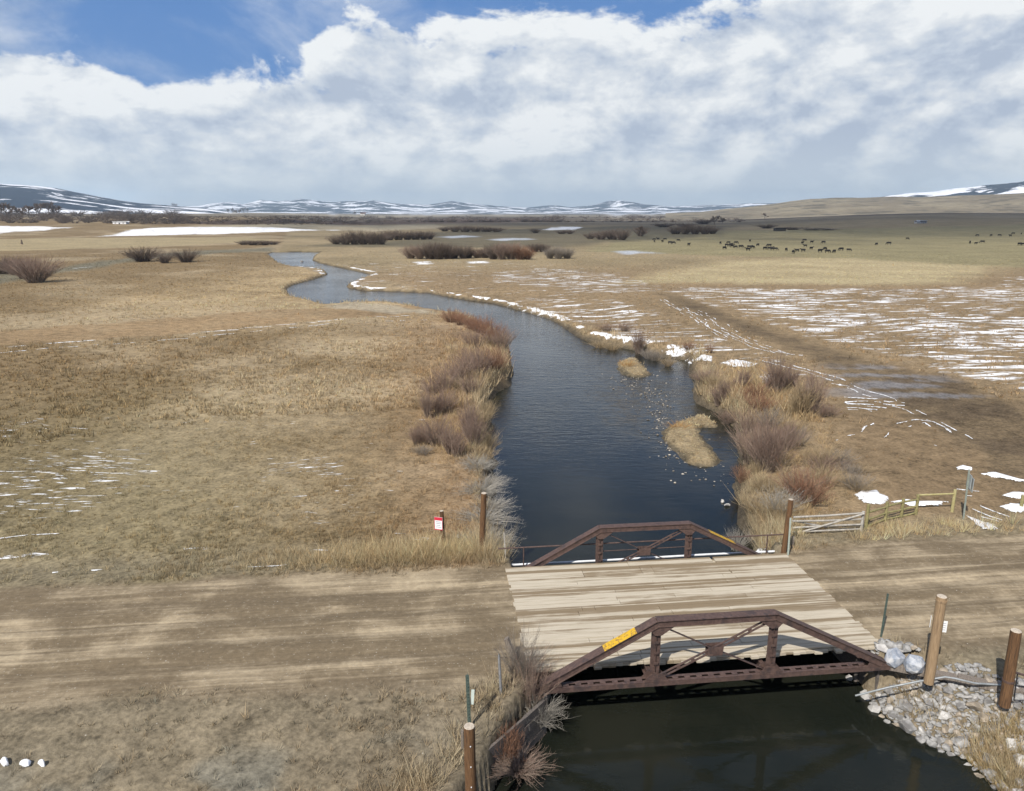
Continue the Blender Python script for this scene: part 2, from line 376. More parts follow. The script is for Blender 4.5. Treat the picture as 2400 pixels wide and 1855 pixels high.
def zones(x, y):
    """ground colour and cover at points: tint, snow, fine snow, road, grass amount, grass height"""
    r = np.hypot(x, y); az = np.degrees(np.arctan2(x, y)); n = len(x)
    soft = np.maximum(0.25, 0.012 * r)
    jit = (fbm(x / (0.02 * r + 0.3), y / (0.02 * r + 0.3), 3) - 0.5) * soft * 3
    m = lambda poly, k_=1.0: sstep(sdf(x, y, poly) + jit, soft * k_, -soft * k_)
    big = fbm(x / 22 + 9, y / 22 + 4, 4); big2 = fbm(x / 60 + 3, y / 60 + 40, 4)
    mid = fbm(x / 3.1 + 9, y / 3.1 + 4, 4)
    sd, isl = river_sd(x, y)
    s = x * E1[0] + y * E1[1]; t = x * E2[0] + y * E2[1]
    left = sstep(sd, 0, 1) * (x < np.interp(y, [0, 20, 38, 60, 85, 100, 120, 130, 150, 165, 180, 205, 250, 300, 600], [8, 8, 6, 8, 8, 10, 5, -5, -25, -42, -42, -52, -75, -94, -180])).astype(float)
    c = np.tile(np.array([0.225, 0.18, 0.107]), (n, 1))                                 # general winter grass
    c = blend(c, (0.27, 0.215, 0.13), sstep(big2, 0.4, 0.7))
    # left field
    c = blend(c, (0.165, 0.122, 0.064), left * sstep(big, 0.3, 0.55))
    c = blend(c, (0.15, 0.13, 0.07), left * sstep(az, -8, -30) * sstep(r, 95, 40) * 0.7)
    c = blend(c, (0.235, 0.165, 0.095), left * sstep(az, -14, -2) * 0.7)
    c = blend(c, (0.30, 0.232, 0.13), left * sstep(y, 105, 140) * sstep(x, -95, -50) * (0.5 + 0.5 * sstep(mid, .3, .6)))
    c = np.where(left[:, None] > 0.5, c * np.array([1.17, 1.16, 1.22]), c)
    # right field brown
    right = (1 - left) * sstep(sd, 0, 1)
    c = blend(c, (0.225, 0.165, 0.098), right * sstep(y, 260, 180) * 0.9)
    c = blend(c, (0.182, 0.132, 0.078), right * m(LOT_R, 3))
    c = blend(c, (0.15, 0.112, 0.068), right * m(TRACK_R, 1.3))
    wet = m(TRACK_R, 2.5) * sstep(fbm(x / 5 + 3, y / 2.2 + 8, 4), .5, .62); c = blend(c, (0.105, 0.078, 0.05), wet * .8)
    wet2 = m(LOT_R, 3) * sstep(fbm(x / 9 + 13, y / 2.0 + 28, 4), .56, .64) * (y > 60); c = blend(c, (0.20, 0.20, 0.21), wet2 * .7)
    c = blend(c, (0.355, 0.295, 0.175), m(YELLOW, 3) * (0.75 + 0.25 * sstep(fbm(x / 30, y / 4, 3), .35, .6)))
    c = blend(c, (0.215, 0.19, 0.105), m(PASTURE, 2) * (0.75 + .25 * big))
    c = blend(c, (0.30, 0.245, 0.145), m(PALE_L)); c = blend(c, (0.32, 0.275, 0.19), m(PALE_F))
    c = blend(c, (0.10, 0.09, 0.062), m(DARKMID, 2) * 0.8)
    c = blend(c, (0.14, 0.135, 0.10), m(GULLY) * 0.8)
    far = sstep(r, 800, 1300)
    bands = fbm(az / 14 + 4, np.log(r + 1) * 9, 4)
    c = blend(c, (0.17, 0.145, 0.105), far); c = blend(c, (0.10, 0.082, 0.062), far * sstep(bands, 0.5, 0.58)); c = blend(c, (0.27, 0.235, 0.17), far * sstep(bands, 0.46, 0.38))
    c = blend(c, (0.085, 0.06, 0.045), m(BROWN_BAND))
    c = blend(c, (0.265, 0.188, 0.106), m(TRACK_L, 0.35) * (0.7 + 0.3 * sstep(mid, .35, .6)))
    c = blend(c, (0.33, 0.28, 0.20), m(SANDBAR)); c = blend(c, (0.27, 0.21, 0.13), m(BAR2))
    for q in ICE: c = blend(c, (0.42, 0.46, 0.52), m(q) * 0.8)
    # banks, bed, islands
    mud = sstep(sd, 0.9, 0.1); c = blend(c, (0.085, 0.07, 0.05), mud * (isl > 1))
    c = blend(c, (0.05, 0.045, 0.032), sstep(sd, 0.0, -0.5))
    c = blend(c, (0.10, 0.085, 0.06), sstep(isl, 0.6, 0.1)); c = blend(c, (0.26, 0.205, 0.125), sstep(isl + (mid - .5) * .8, -0.15, -0.6))
    # road, verges
    road = sstep(t + (mid - .5) * 1.6 + (big - .5) * 1.2, 21.6, 22.9) * sstep(t + (mid - .5) * 1.2, 31.0, 29.9)
    verge = sstep(t, 14, 19) * sstep(t, 22.8, 22.2); c = blend(c, (0.185, 0.155, 0.108), verge * 0.9)
    near = sstep(t, 21.0, 18.5) * left; c = blend(c, (0.165, 0.152, 0.118), near * sstep(fbm(x / 2.6, y / 2.6, 4), .42, .6))
    nv = sstep(t, 30.2, 31.0) * sstep(t, 35.5, 33.0); c = blend(c, (0.225, 0.19, 0.125), nv * 0.75)
    lot = sstep(s, 16, 19) * sstep(t, 27.5, 24.5) * sstep(t, 16, 19); c = blend(c, (0.165, 0.14, 0.095), lot * 0.8)
    c = blend(c, (0.20, 0.165, 0.115), road)
    # snow
    sn = np.full(n, -1.0)
    up = lambda v, mm: np.maximum(sn, -1 + (1 + v) * mm)
    patch = fbm(x / 16 + 70, y / 9 + 3, 3)
    sn = up(0.0, m(SNOW_R, 3) * (1.0 + 0.13 * sstep(patch, 0.35, 0.66) + 0.05 * sstep(x, 35, 60) * sstep(y, 150, 100)))
    sn = up(0.03, m(SNOW_R2, 2)); sn = up(0.05, m(ROWS, 2))
    sn = np.where(m(TRACK_R, 1.2) > 0.35, np.minimum(sn, -0.30), sn)
    bankline = right * sstep(sd, 0.25, 0.9) * sstep(sd, 3.2, 1.8) * sstep(y, 78, 90) * sstep(y, 330, 200)
    sn = up(0.62, bankline * sstep(fbm(x / 3, y / 3, 3), 0.42, 0.55))
    for q in [FSNOW1, FSNOW2] + FSNOWS: sn = up(0.45, m(q, 1.8))
    sn = up(-0.02, right * sstep(y, 120, 150) * sstep(y, 290, 240) * sstep(x, 60, 20) * 0.9)
    fine = np.full(n, -1.0)
    p2 = fbm(x / 7 + 11, y / 5 + 77, 3)
    for q in FINE: fine = np.maximum(fine, -1 + (0.80 + 0.17 * sstep(p2, .35, .65)) * m(q, 5))
    fine = np.maximum(fine, -1 + 0.80 * left * sstep(y, 34, 38) * sstep(y, 75, 55) * sstep(fbm(x / 4 + 31, y / 2.5 + 7, 3), .40, .62))
    edgeT = left * sstep(np.abs(t - 34.4 - 0.5 * np.sin(s * .3)), 0.5, 0.1) * sstep(fbm(x / 4, y / 4, 3), .42, .6); fine = np.maximum(fine, -1 + 1.35 * edgeT)
    edge2 = sstep(np.abs(sdf(x, y, TRACK_L) - 0.6), 1.0, 0.3) * sstep(fbm(x / 7 + 5, y / 7, 3), .45, .6) * (y < np.interp(x, [-80, -10], [98, 125])); fine = np.maximum(fine, -1 + 1.4 * edge2)
    # grass
    g = sstep(sd, 0.1, 0.6) * (1 - road) * (1 - 0.95 * m(TRACK_L, 0.5)) * (1 - 0.9 * m(TRACK_R)) * (1 - 0.85 * m(LOT_R, 2))
    g = g * np.where(left > 0.5, 1.0, 0.45); bare = sstep(t, 22.8, 22.0) * left * sstep(s, 1.0, -4.0) * (0.5 + 0.5 * sstep(t, 15.5, 19.5)); g = g * (1 - 0.75 * verge) * (1 - 0.35 * near) * (1 - 0.8 * bare)
    gh = np.full(n, 0.16) + 0.06 * mid
    vg = sstep(t, 30.5, 31.4) * sstep(t, 34.5, 33.2) * sstep(fbm(x / 2.2 + 5, y / 2.2, 3), 0.30, 0.5)
    lg = vg * sstep(s, -13, 2) * (s < 4); rg = vg * (s > 16.5)
    bankm = np.maximum(m(RBANK, 2), m(LBANK, 2) * 0.9)
    fringe = sstep(sd, 0.05, 0.35) * sstep(sd, 2.2, 0.9)
    g = g * (1 + 1.9 * bankm + 1.4 * fringe + 5.0 * lg + 3.0 * rg)
    gh = gh + 0.30 * bankm + 0.22 * fringe + 0.50 * lg + 0.28 * rg
    isg = sstep(isl, 0.0, -0.25); g = np.maximum(g, isg * 3.2); gh = np.where(isl < 0, 0.11, gh)
    rg2 = sstep(sdf(x, y, RIPG), 0.3, -0.3); g = np.maximum(g, rg2 * 2.2); gh = gh + 0.12 * rg2
    gc = c.copy(); gc = blend(gc, (0.33, 0.25, 0.13), rg2 * .8)
    gc = blend(gc, (0.37, 0.285, 0.165), 0.8 * np.maximum(np.maximum(lg, rg), np.maximum(bankm * 0.45, isg * 0.8)))
    gc = blend(gc, (0.30, 0.245, 0.16), 0.7 * fringe)
    return c, sn, fine, road, g, gh, gc

# --- ground material
GM = bpy.data.materials.new('ground'); GM.use_nodes = True; g = NT(GM.node_tree); g.t.nodes.clear()
pos = g.n('ShaderNodeNewGeometry').outputs['Position']
att = lambda n_: g.n('ShaderNodeAttribute', attribute_name=n_)
tint = att('tint').outputs['Color']; a_sn = att('snow').outputs['Fac']; a_fi = att('fine').outputs['Fac']; a_rd = att('road').outputs['Fac']
n_f = g.noise(pos, 5.0, 6, 0.65); n_m = g.noise(pos, 0.9, 6, 0.6); n_l = g.noise(pos, 0.06, 5, 0.6)
var = g.m('ADD', g.rng(n_f, 0.25, 0.75, 0.45, 1.45), g.m('ADD', g.rng(n_m, 0.3, 0.7, -0.32, 0.30), g.rng(n_l, 0.3, 0.7, -0.15, 0.15)))
colr = g.mix(1.0, tint, g.n('ShaderNodeCombineColor', Red=var, Green=var, Blue=var).outputs[0], 'MULTIPLY')
# road streaks run along the road
rv = g.rmap(pos, -BA, (0.045, 0.9, 1)); rv2 = g.rmap(pos, -BA, (0.16, 3.4, 1))
rs_ = g.noise(rv, 1.0, 6, 0.62, 0.35); rs2 = g.noise(rv2, 1.0, 5, 0.6, 0.2); rp = g.noise(pos, 0.33, 5, 0.6, 0.5)
rf = g.m('ADD', g.m('MULTIPLY', rs_, 0.6), g.m('ADD', g.m('MULTIPLY', rs2, 0.18), g.m('MULTIPLY', rp, 0.42)))
var_r = g.rng(n_f, 0.25, 0.75, 0.8, 1.2)
rl = g.noise(g.rmap(pos, -BA, (0.035, 5.5, 1)), 1.0, 4, 0.6, 0.1)
rf = g.m('ADD', rf, g.m('MULTIPLY', g.m('SUBTRACT', rl, 0.5), 0.13))
rdc = g.mix(g.sstep(rf, 0.545, 0.76), (0.146, 0.114, 0.074, 1), (0.39, 0.32, 0.218, 1))
rdc = g.mix(g.m('MULTIPLY', g.sstep(n_f, 0.55, 0.75), 0.3), rdc, (0.33, 0.29, 0.22, 1))
rdc = g.mix(1.0, rdc, g.n('ShaderNodeCombineColor', Red=var_r, Green=var_r, Blue=var_r).outputs[0], 'MULTIPLY')
colr = g.mix(a_rd, colr, rdc)
# pale stones and litter
vg = g.n('ShaderNodeTexVoronoi', Scale=7.0); g.put(vg.inputs['Vector'], pos)
gs = g.m('MULTIPLY', g.sstep(vg.outputs['Distance'], 0.22, 0.12), g.sstep(g.n('ShaderNodeSeparateColor', Color=vg.outputs['Color']).outputs[1], 0.6, 0.7))
colr = g.mix(g.m('MULTIPLY', g.m('MULTIPLY', gs, a_rd), 0.55), colr, (0.36, 0.33, 0.27, 1))
vo = g.n('ShaderNodeTexVoronoi', Scale=2.6); g.put(vo.inputs['Vector'], pos)
sp = g.m('MULTIPLY', g.sstep(vo.outputs['Distance'], 0.075, 0.045), g.sstep(g.n('ShaderNodeSeparateColor', Color=vo.outputs['Color']).outputs[0], 0.72, 0.76))
colr = g.mix(g.m('MULTIPLY', sp, 0.8), colr, (0.45, 0.42, 0.36, 1))
# snow lying in streaks
wv = g.noise(pos, 0.05, 3, 0.5)
wp = g.n('ShaderNodeVectorMath', operation='ADD'); g.put(wp.inputs[0], pos)
cx = g.n('ShaderNodeCombineXYZ', Y=g.m('MULTIPLY', g.m('SUBTRACT', wv, 0.5), 9.0)); g.put(wp.inputs[1], cx.outputs[0])
s1 = g.noise(g.rmap(wp.outputs[0], R(-4), (0.15, 0.62, 1)), 1.0, 8, 0.68, 0.35)
s2 = g.noise(g.rmap(wp.outputs[0], R(-5), (0.6, 4.2, 1)), 1.0, 6, 0.6, 0.3)
snow1 = g.sstep(g.m('ADD', g.m('ADD', s1, g.m('MULTIPLY', a_sn, 0.40)), g.m('MULTIPLY', g.m('SUBTRACT', n_f, 0.5), 0.06)), 0.552, 0.625)
snow2 = g.sstep(g.m('ADD', s2, g.m('MULTIPLY', a_fi, 0.40)), 0.565, 0.60)
snw = g.m('MAXIMUM', snow1, snow2)
colr = g.mix(g.m('MULTIPLY', snw, 0.94), colr, g.mix(g.sstep(n_m, 0.35, 0.65), (0.66, 0.67, 0.68, 1), (0.80, 0.82, 0.85, 1)))
gb = g.n('ShaderNodeBsdfPrincipled', Roughness=0.95); gb.inputs['Specular IOR Level'].default_value = 0.1
g.put(gb.inputs['Base Color'], colr)
bp = g.n('ShaderNodeBump', Strength=0.55, Distance=0.12)
g.put(bp.inputs['Height'], g.m('ADD', g.m('ADD', g.m('MULTIPLY', n_f, g.rng(a_rd, 0, 1, 1.0, 0.4)), g.m('MULTIPLY', a_rd, g.m('ADD', g.m('MULTIPLY', rl, 0.5), g.m('MULTIPLY', rs2, 0.6)))), g.m('MULTIPLY', snw, 0.5))); g.l.new(bp.outputs[0], gb.inputs['Normal'])
go = g.n('ShaderNodeOutputMaterial'); g.l.new(gb.outputs[0], go.inputs[0])

def add_attr(me, name, arr):
    a = me.attributes.new(name, 'FLOAT', 'POINT'); a.data.foreach_set('value', arr.astype(np.float32))

def polar_grid(az, rr):
    A, RR = np.meshgrid(np.radians(az), rr); x = (np.sin(A) * RR).ravel(); y = (np.cos(A) * RR).ravel()
    n_, m_ = len(rr), len(az)
    i = np.arange(n_ - 1)[:, None] * m_ + np.arange(m_ - 1)[None, :]; i = i.ravel()
    F = np.c_[i, i + 1, i + m_ + 1, i + m_]
    return x, y, F[:, ::-1]

az = np.concatenate([np.arange(-180, -44, 4.0), np.arange(-44, 44.01, 0.2), np.arange(48, 181, 4.0)])
rr = np.concatenate([[0.01, 4, 8, 11], np.exp(np.arange(math.log(13.5), math.log(7500), 0.0105))])
gx, gy, GF = polar_grid(az, rr)
gz = terrain(gx, gy)
me = np_mesh('ground', np.c_[gx, gy, gz], GF, GM, smooth=True)
zc, zsn, zfi, zrd, _, _, _ = zones(gx, gy)
ca = me.color_attributes.new('tint', 'FLOAT_COLOR', 'POINT'); ca.data.foreach_set('color', np.c_[zc, np.ones(len(gx))].astype(np.float32).ravel())
add_attr(me, 'snow', zsn); add_attr(me, 'fine', zfi); add_attr(me, 'road', zrd)
ground = bpy.data.objects.new('ground', me); COL.objects.link(ground); tag(ground, 'winter pasture and dirt road on a flat valley floor', kind='structure')

# ------------------------------------------------------------------ river water
wm = bpy.data.materials.new('river_water'); wm.use_nodes = True; w = NT(wm.node_tree); w.t.nodes.clear()
wpz = w.n('ShaderNodeNewGeometry').outputs['Position']
ws = w.n('ShaderNodeSeparateXYZ'); w.put(ws.inputs[0], wpz)
rip = w.noise(w.rmap(wpz, R(8), (0.9, 2.2, 1)), 1.6, 4, 0.55, 0.4)
rip2 = w.noise(w.map(wpz, scale=(0.5, 1.6, 1)), 0.9, 3, 0.5, 0.3)
amt = w.m('MULTIPLY', w.sstep(ws.outputs[1], 38, 66), w.rng(w.noise(wpz, 0.06, 3, 0.5), 0.3, 0.7, 0.35, 1.0))
amt = w.m('ADD', w.m('MULTIPLY', amt, 0.5), 0.06)
rc_ = at(1540, 950, WATER); rl_ = w.n('ShaderNodeVectorMath', operation='LENGTH'); w.put(rl_.inputs[0], w.map(w.map(wpz, loc=(-rc_[0], -rc_[1], 0)), scale=(1 / 7.0, 1 / 17.0, 0)))
shal = w.m('MULTIPLY', w.sstep(w.m('ADD', rl_.outputs['Value'], w.m('MULTIPLY', w.m('SUBTRACT', w.noise(wpz, 0.35, 5, .6), .5), 1.3)), 1.05, 0.35), w.sstep(w.noise(wpz, 0.9, 5, 0.6), 0.36, 0.56))
amt = w.m('ADD', amt, w.m('MULTIPLY', shal, 0.45))
wb = w.n('ShaderNodeBump', Distance=0.09); w.put(wb.inputs['Strength'], amt)
w.put(wb.inputs['Height'], w.m('ADD', rip, w.m('MULTIPLY', rip2, 1.2)))
dc = w.mix(w.sstep(w.noise(wpz, 0.25, 4, 0.6), 0.35, 0.7), (0.009, 0.011, 0.008, 1), (0.016, 0.017, 0.012, 1))
wp_ = w.n('ShaderNodeBsdfPrincipled', Roughness=0.06, IOR=1.33); w.put(wp_.inputs['Base Color'], w.mix(shal, dc, (0.030, 0.027, 0.018, 1)))
w.l.new(wb.outputs[0], wp_.inputs['Normal'])
wo_ = w.n('ShaderNodeOutputMaterial'); w.l.new(wp_.outputs[0], wo_.inputs[0])
wx = np.array([-130, 45, 45, -130.0]); wy = np.array([-60, -60, 330, 330.0])
wo2 = bpy.data.objects.new('river', np_mesh('river', np.c_[wx, wy, np.full(4, WATER)], [[0, 1, 2, 3]], wm)); COL.objects.link(wo2)
tag(wo2, 'dark river winding through the pasture under the bridge', kind='structure')

# ------------------------------------------------------------------ hills and mountains
def slope_at(px, py):
    d = px_dir(px, py); return d[2] / math.hypot(d[0], d[1]), math.degrees(math.atan2(d[0], d[1]))
def ridge(name, prof, r0, r1, r2, mat, label, rough=0.12, seed=0, nr=40, tintc=None, step=0.12):
    sl = [slope_at(*p) for p in prof]; azs = [q[1] for q in sl]; crest = [CAMH + q[0] * r1 for q in sl]
    a = np.arange(azs[0], azs[-1] + step, step); rr_ = np.concatenate([np.linspace(r0, r1, nr), np.linspace(r1, r2, nr // 3)[1:]])
    x, y, F = polar_grid(a, rr_); A, RR = np.meshgrid(a, rr_)
    cz = np.interp(A, azs, crest); u = np.clip((RR - r0) / (r1 - r0), 0, 1); back = np.clip((RR - r1) / (r2 - r1), 0, 1)
    prof_ = (u * u * (3 - 2 * u)) * (1 - 0.6 * back)
    L = r1 * 0.05
    n1 = fbm(x / L + seed, y / L + seed * 3, 5).reshape(A.shape); rdg = 1 - np.abs(2 * fbm(x / (L * 1.7) + seed * 5, y / (L * 1.7), 4).reshape(A.shape) - 1)
    z = cz * prof_ * (1 + (rough * (rdg - 0.75) * 1.5 + rough * (n1 - 0.5)) * np.sin(np.pi * np.clip(u * 0.9 + 0.1, 0, 1)) * 1.6 + (n1 - 0.5) * rough * 0.5 * (u > 0.8)) - 2.0
    me_ = np_mesh(name, np.c_[x, y, z.ravel()], F, mat, smooth=True)
    if tintc is not None:
        v = fbm(x / (L * .8), y / (L * .8), 4); w_ = fbm(x / (L * .3) + 4, y / (L * .3), 4)
        c = np.tile(np.array(tintc[0]), (len(x), 1)); c = blend(c, tintc[1], sstep(v, 0.4, 0.6)); c = blend(c, tintc[2], sstep(w_, 0.56, 0.68))
        ca_ = me_.color_attributes.new('tint', 'FLOAT_COLOR', 'POINT'); ca_.data.foreach_set('color', np.c_[c, np.ones(len(x))].astype(np.float32).ravel())
        add_attr(me_, 'snow', -1 + 0.75 * sstep(w_ + u.ravel() * .2, .66, .8)); add_attr(me_, 'fine', np.full(len(x), -1.0)); add_attr(me_, 'road', np.zeros(len(x)))
    o = bpy.data.objects.new(name, me_); COL.objects.link(o); tag(o, label, kind='structure'); return o

def snow_mountain_mat(name, dark, thr, sc, stretch=(1, 1, 1)):
    m = bpy.data.materials.new(name); m.use_nodes = True; t = NT(m.node_tree); t.t.nodes.clear()
    p_ = t.n('ShaderNodeNewGeometry').outputs['Position']
    a = t.noise(t.map(p_, scale=stretch), sc, 7, 0.62, 0.6); b = t.noise(p_, sc * 5, 5, 0.6)
    f = t.m('ADD', a, t.m('MULTIPLY', t.m('SUBTRACT', b, 0.5), 0.25))
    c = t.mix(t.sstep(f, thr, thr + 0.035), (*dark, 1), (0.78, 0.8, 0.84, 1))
    p = t.n('ShaderNodeBsdfPrincipled', Roughness=0.95); p.inputs['Specular IOR Level'].default_value = 0.0; t.put(p.inputs['Base Color'], c)
    o = t.n('ShaderNodeOutputMaterial'); t.l.new(p.outputs[0], o.inputs[0]); return m

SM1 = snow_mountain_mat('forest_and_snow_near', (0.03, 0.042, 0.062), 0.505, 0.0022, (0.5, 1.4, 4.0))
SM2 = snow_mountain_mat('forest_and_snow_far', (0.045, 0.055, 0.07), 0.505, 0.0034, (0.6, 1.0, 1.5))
ridge('hill_ridge', [(-500, 420), (-200, 424), (0, 432), (60, 434), (120, 440), (180, 452), (240, 463), (285, 471), (330, 477), (400, 482), (480, 488), (540, 497)], 2400, 5200, 6800, SM1, 'snow-streaked dark ridge sloping down from the left edge', 0.10, 2)
ridge('mountain_range', [(330, 489), (470, 485), (500, 481), (540, 478), (570, 480), (610, 473), (650, 475), (700, 473), (760, 477), (820, 475), (870, 473), (930, 479), (1000, 482), (1060, 475), (1110, 479), (1160, 484), (1230, 488), (1300, 483), (1340, 487), (1390, 482), (1430, 474), (1460, 473), (1510, 481), (1560, 484), (1620, 483), (1680, 482), (1760, 478), (1850, 478), (1950, 480), (2050, 474), (2200, 462)], 6600, 11500, 14500, SM2, 'low blue snow-patched mountains along the centre of the skyline', 0.42, 5, nr=70, step=0.07)
ridge('snowy_mountain', [(1950, 482), (2040, 466), (2085, 459), (2130, 453), (2190, 450), (2235, 443), (2300, 438), (2350, 433), (2400, 427), (2600, 415), (2900, 412)], 3600, 6200, 7600, snow_mountain_mat('forest_and_snow_right', (0.03, 0.038, 0.05), 0.47, 0.0019, (0.7, 1.4, 2.5)), 'dark snowy mountain rising behind the right-hand hill', 0.12, 9)
ridge('grass_hill', [(1560, 499), (1640, 496), (1700, 489), (1760, 484), (1810, 479), (1860, 471), (1900, 466), (1960, 464), (2020, 463), (2100, 461), (2160, 462), (2230, 459), (2300, 457), (2400, 452), (2600, 440), (2900, 432)], 1350, 2900, 3900, GM, 'bare tan grass hill climbing towards the right edge', 0.10, 4, nr=60, tintc=((0.25, 0.215, 0.15), (0.20, 0.17, 0.12), (0.13, 0.115, 0.085)))

# ------------------------------------------------------------------ materials for things
M_STEEL = simple_mat('rusted_brown_steel', (0.068, 0.043, 0.037), (0.105, 0.068, 0.056), 9, 0.62, 0.15, c3=(0.05, 0.036, 0.034), spec=0.4)
M_YEL = simple_mat('worn_yellow_paint', (0.55, 0.34, 0.02), (0.22, 0.13, 0.05), 11, 0.6, 0.1, lo=.48, hi=.62, c3=(0.42, 0.27, 0.03))
M_TIMBER = simple_mat('weathered_timber', (0.12, 0.10, 0.085), (0.22, 0.19, 0.16), 5, 0.9, 0.5, stretch=(6, 6, 0.7))
M_GREYWOOD = simple_mat('grey_weathered_rail', (0.26, 0.245, 0.22), (0.40, 0.38, 0.34), 6, 0.9, 0.4, stretch=(1, 1, 1))
M_MOSS = simple_mat('mossy_rail', (0.17, 0.16, 0.07), (0.27, 0.235, 0.115), 8, 0.9, 0.4)
M_BROWNPOST = simple_mat('stained_brown_post', (0.085, 0.045, 0.022), (0.16, 0.088, 0.042), 5, 0.75, 0.5, stretch=(9, 9, 0.5), c3=(0.05, 0.03, 0.018))
M_TANPOST = simple_mat('tan_peeled_pole', (0.23, 0.158, 0.09), (0.32, 0.225, 0.135), 5, 0.75, 0.4, stretch=(9, 9, 0.5), c3=(0.17, 0.115, 0.07))
M_ENDGRAIN = simple_mat('sawn_end_grain', (0.50, 0.44, 0.36), (0.36, 0.31, 0.25), 14, 0.9, 0.3)
M_TPOST = simple_mat('green_metal_post', (0.045, 0.07, 0.06), (0.075, 0.10, 0.085), 12, 0.55, 0.1, spec=0.5)
M_GALV = simple_mat('galvanised_metal', (0.36, 0.40, 0.41), (0.45, 0.48, 0.48), 10, 0.45, 0.0, metallic=0.4, spec=0.5)
M_WHITE = simple_mat('white_sign_face', (0.74, 0.75, 0.76), (0.68, 0.70, 0.72), 6, 0.5)
M_RED = simple_mat('red_sign_print', (0.55, 0.03, 0.06), (0.48, 0.03, 0.05), 6, 0.5)
M_INK = simple_mat('grey_print', (0.22, 0.24, 0.28), (0.3, 0.31, 0.34), 20, 0.6)
M_SNOW = bpy.data.materials.new('old_snow'); M_SNOW.use_nodes = True; t = NT(M_SNOW.node_tree); t.t.nodes.clear()
sp_ = t.n('ShaderNodeNewGeometry').outputs['Position']; sn_ = t.noise(sp_, 3.2, 7, 0.66); sn2 = t.noise(sp_, 1.1, 5, 0.6)
sa_ = t.sstep(t.m('ADD', t.n('ShaderNodeAttribute', attribute_name='edge').outputs['Fac'], t.m('MULTIPLY', t.m('SUBTRACT', sn_, 0.5), 2.2)), 0.42, 0.60)     # ragged, melted margins
p = t.n('ShaderNodeBsdfPrincipled', Roughness=0.85); t.put(p.inputs['Base Color'], t.mix(t.sstep(sn2, .35, .65), (0.60, 0.61, 0.62, 1), (0.80, 0.82, 0.85, 1)))
b = t.n('ShaderNodeBump', Strength=0.6, Distance=0.06); t.put(b.inputs['Height'], sn_); t.l.new(b.outputs[0], p.inputs['Normal'])
tr_ = t.n('ShaderNodeBsdfTransparent'); mx = t.n('ShaderNodeMixShader', Fac=sa_); t.l.new(tr_.outputs[0], mx.inputs[1]); t.l.new(p.outputs[0], mx.inputs[2]); o = t.n('ShaderNodeOutputMaterial'); t.l.new(mx.outputs[0], o.inputs[0])
M_ROCKS = [simple_mat('grey_rock', (0.21, 0.208, 0.20), (0.335, 0.33, 0.32), 4, 0.9, 0.5, c3=(0.16, 0.155, 0.15)),
           simple_mat('tan_rock', (0.27, 0.225, 0.17), (0.37, 0.32, 0.26), 4, 0.9, 0.5, c3=(0.22, 0.19, 0.15)),
           simple_mat('pale_rock', (0.36, 0.35, 0.33), (0.47, 0.46, 0.44), 4, 0.9, 0.5, c3=(0.3, 0.29, 0.28))]
M_BOULDER = simple_mat('blue_grey_boulder', (0.22, 0.25, 0.30), (0.40, 0.42, 0.45), 5, 0.85, 0.7, c3=(0.5, 0.5, 0.5))
M_COW = simple_mat('black_cow_hide', (0.006, 0.006, 0.006), (0.014, 0.012, 0.011), 5, 0.7)

# deck boards: pale dusty planks with dirt worked into lengthwise streaks
M_DECK = bpy.data.materials.new('dusty_deck_board'); M_DECK.use_nodes = True; t = NT(M_DECK.node_tree); t.t.nodes.clear()
dp = t.n('ShaderNodeNewGeometry').outputs['Position']; oi = t.n('ShaderNodeObjectInfo').outputs['Random']
a_ = t.noise(t.rmap(dp, -BA, (0.03, 2.3, 1)), 1.0, 5, 0.6, 0.12); b_ = t.noise(t.rmap(dp, -BA, (0.5, 2.2, 1)), 1.3, 6, 0.62, 0.3); c_ = t.noise(t.rmap(dp, -BA, (0.8, 14, 8)), 1.0, 5, 0.6)
f_ = t.m('ADD', t.m('MULTIPLY', a_, 1.0), t.m('ADD', t.m('MULTIPLY', b_, 0.22), t.m('MULTIPLY', t.m('SUBTRACT', oi, 0.5), 0.05)))
pale = t.mix(t.sstep(c_, 0.3, 0.7), (0.385, 0.34, 0.262, 1), (0.47, 0.42, 0.335, 1))
dcol = t.mix(t.sstep(f_, 0.575, 0.68), pale, (0.20, 0.155, 0.10, 1))
p = t.n('ShaderNodeBsdfPrincipled', Roughness=0.9); p.inputs['Specular IOR Level'].default_value = 0.2; t.put(p.inputs['Base Color'], dcol)
b = t.n('ShaderNodeBump', Strength=0.3, Distance=0.02); t.put(b.inputs['Height'], t.m('ADD', c_, f_)); t.l.new(b.outputs[0], p.inputs['Normal'])
o = t.n('ShaderNodeOutputMaterial'); t.l.new(p.outputs[0], o.inputs[0])

# ------------------------------------------------------------------ bridge
S0, T0 = 9.65, 26.0
bl = st2w(S0, T0, 0.0)
bridge = empty('truss_bridge', bl, BA)
tag(bridge, 'brown steel pony truss bridge with pale plank deck over the river', 'bridge')

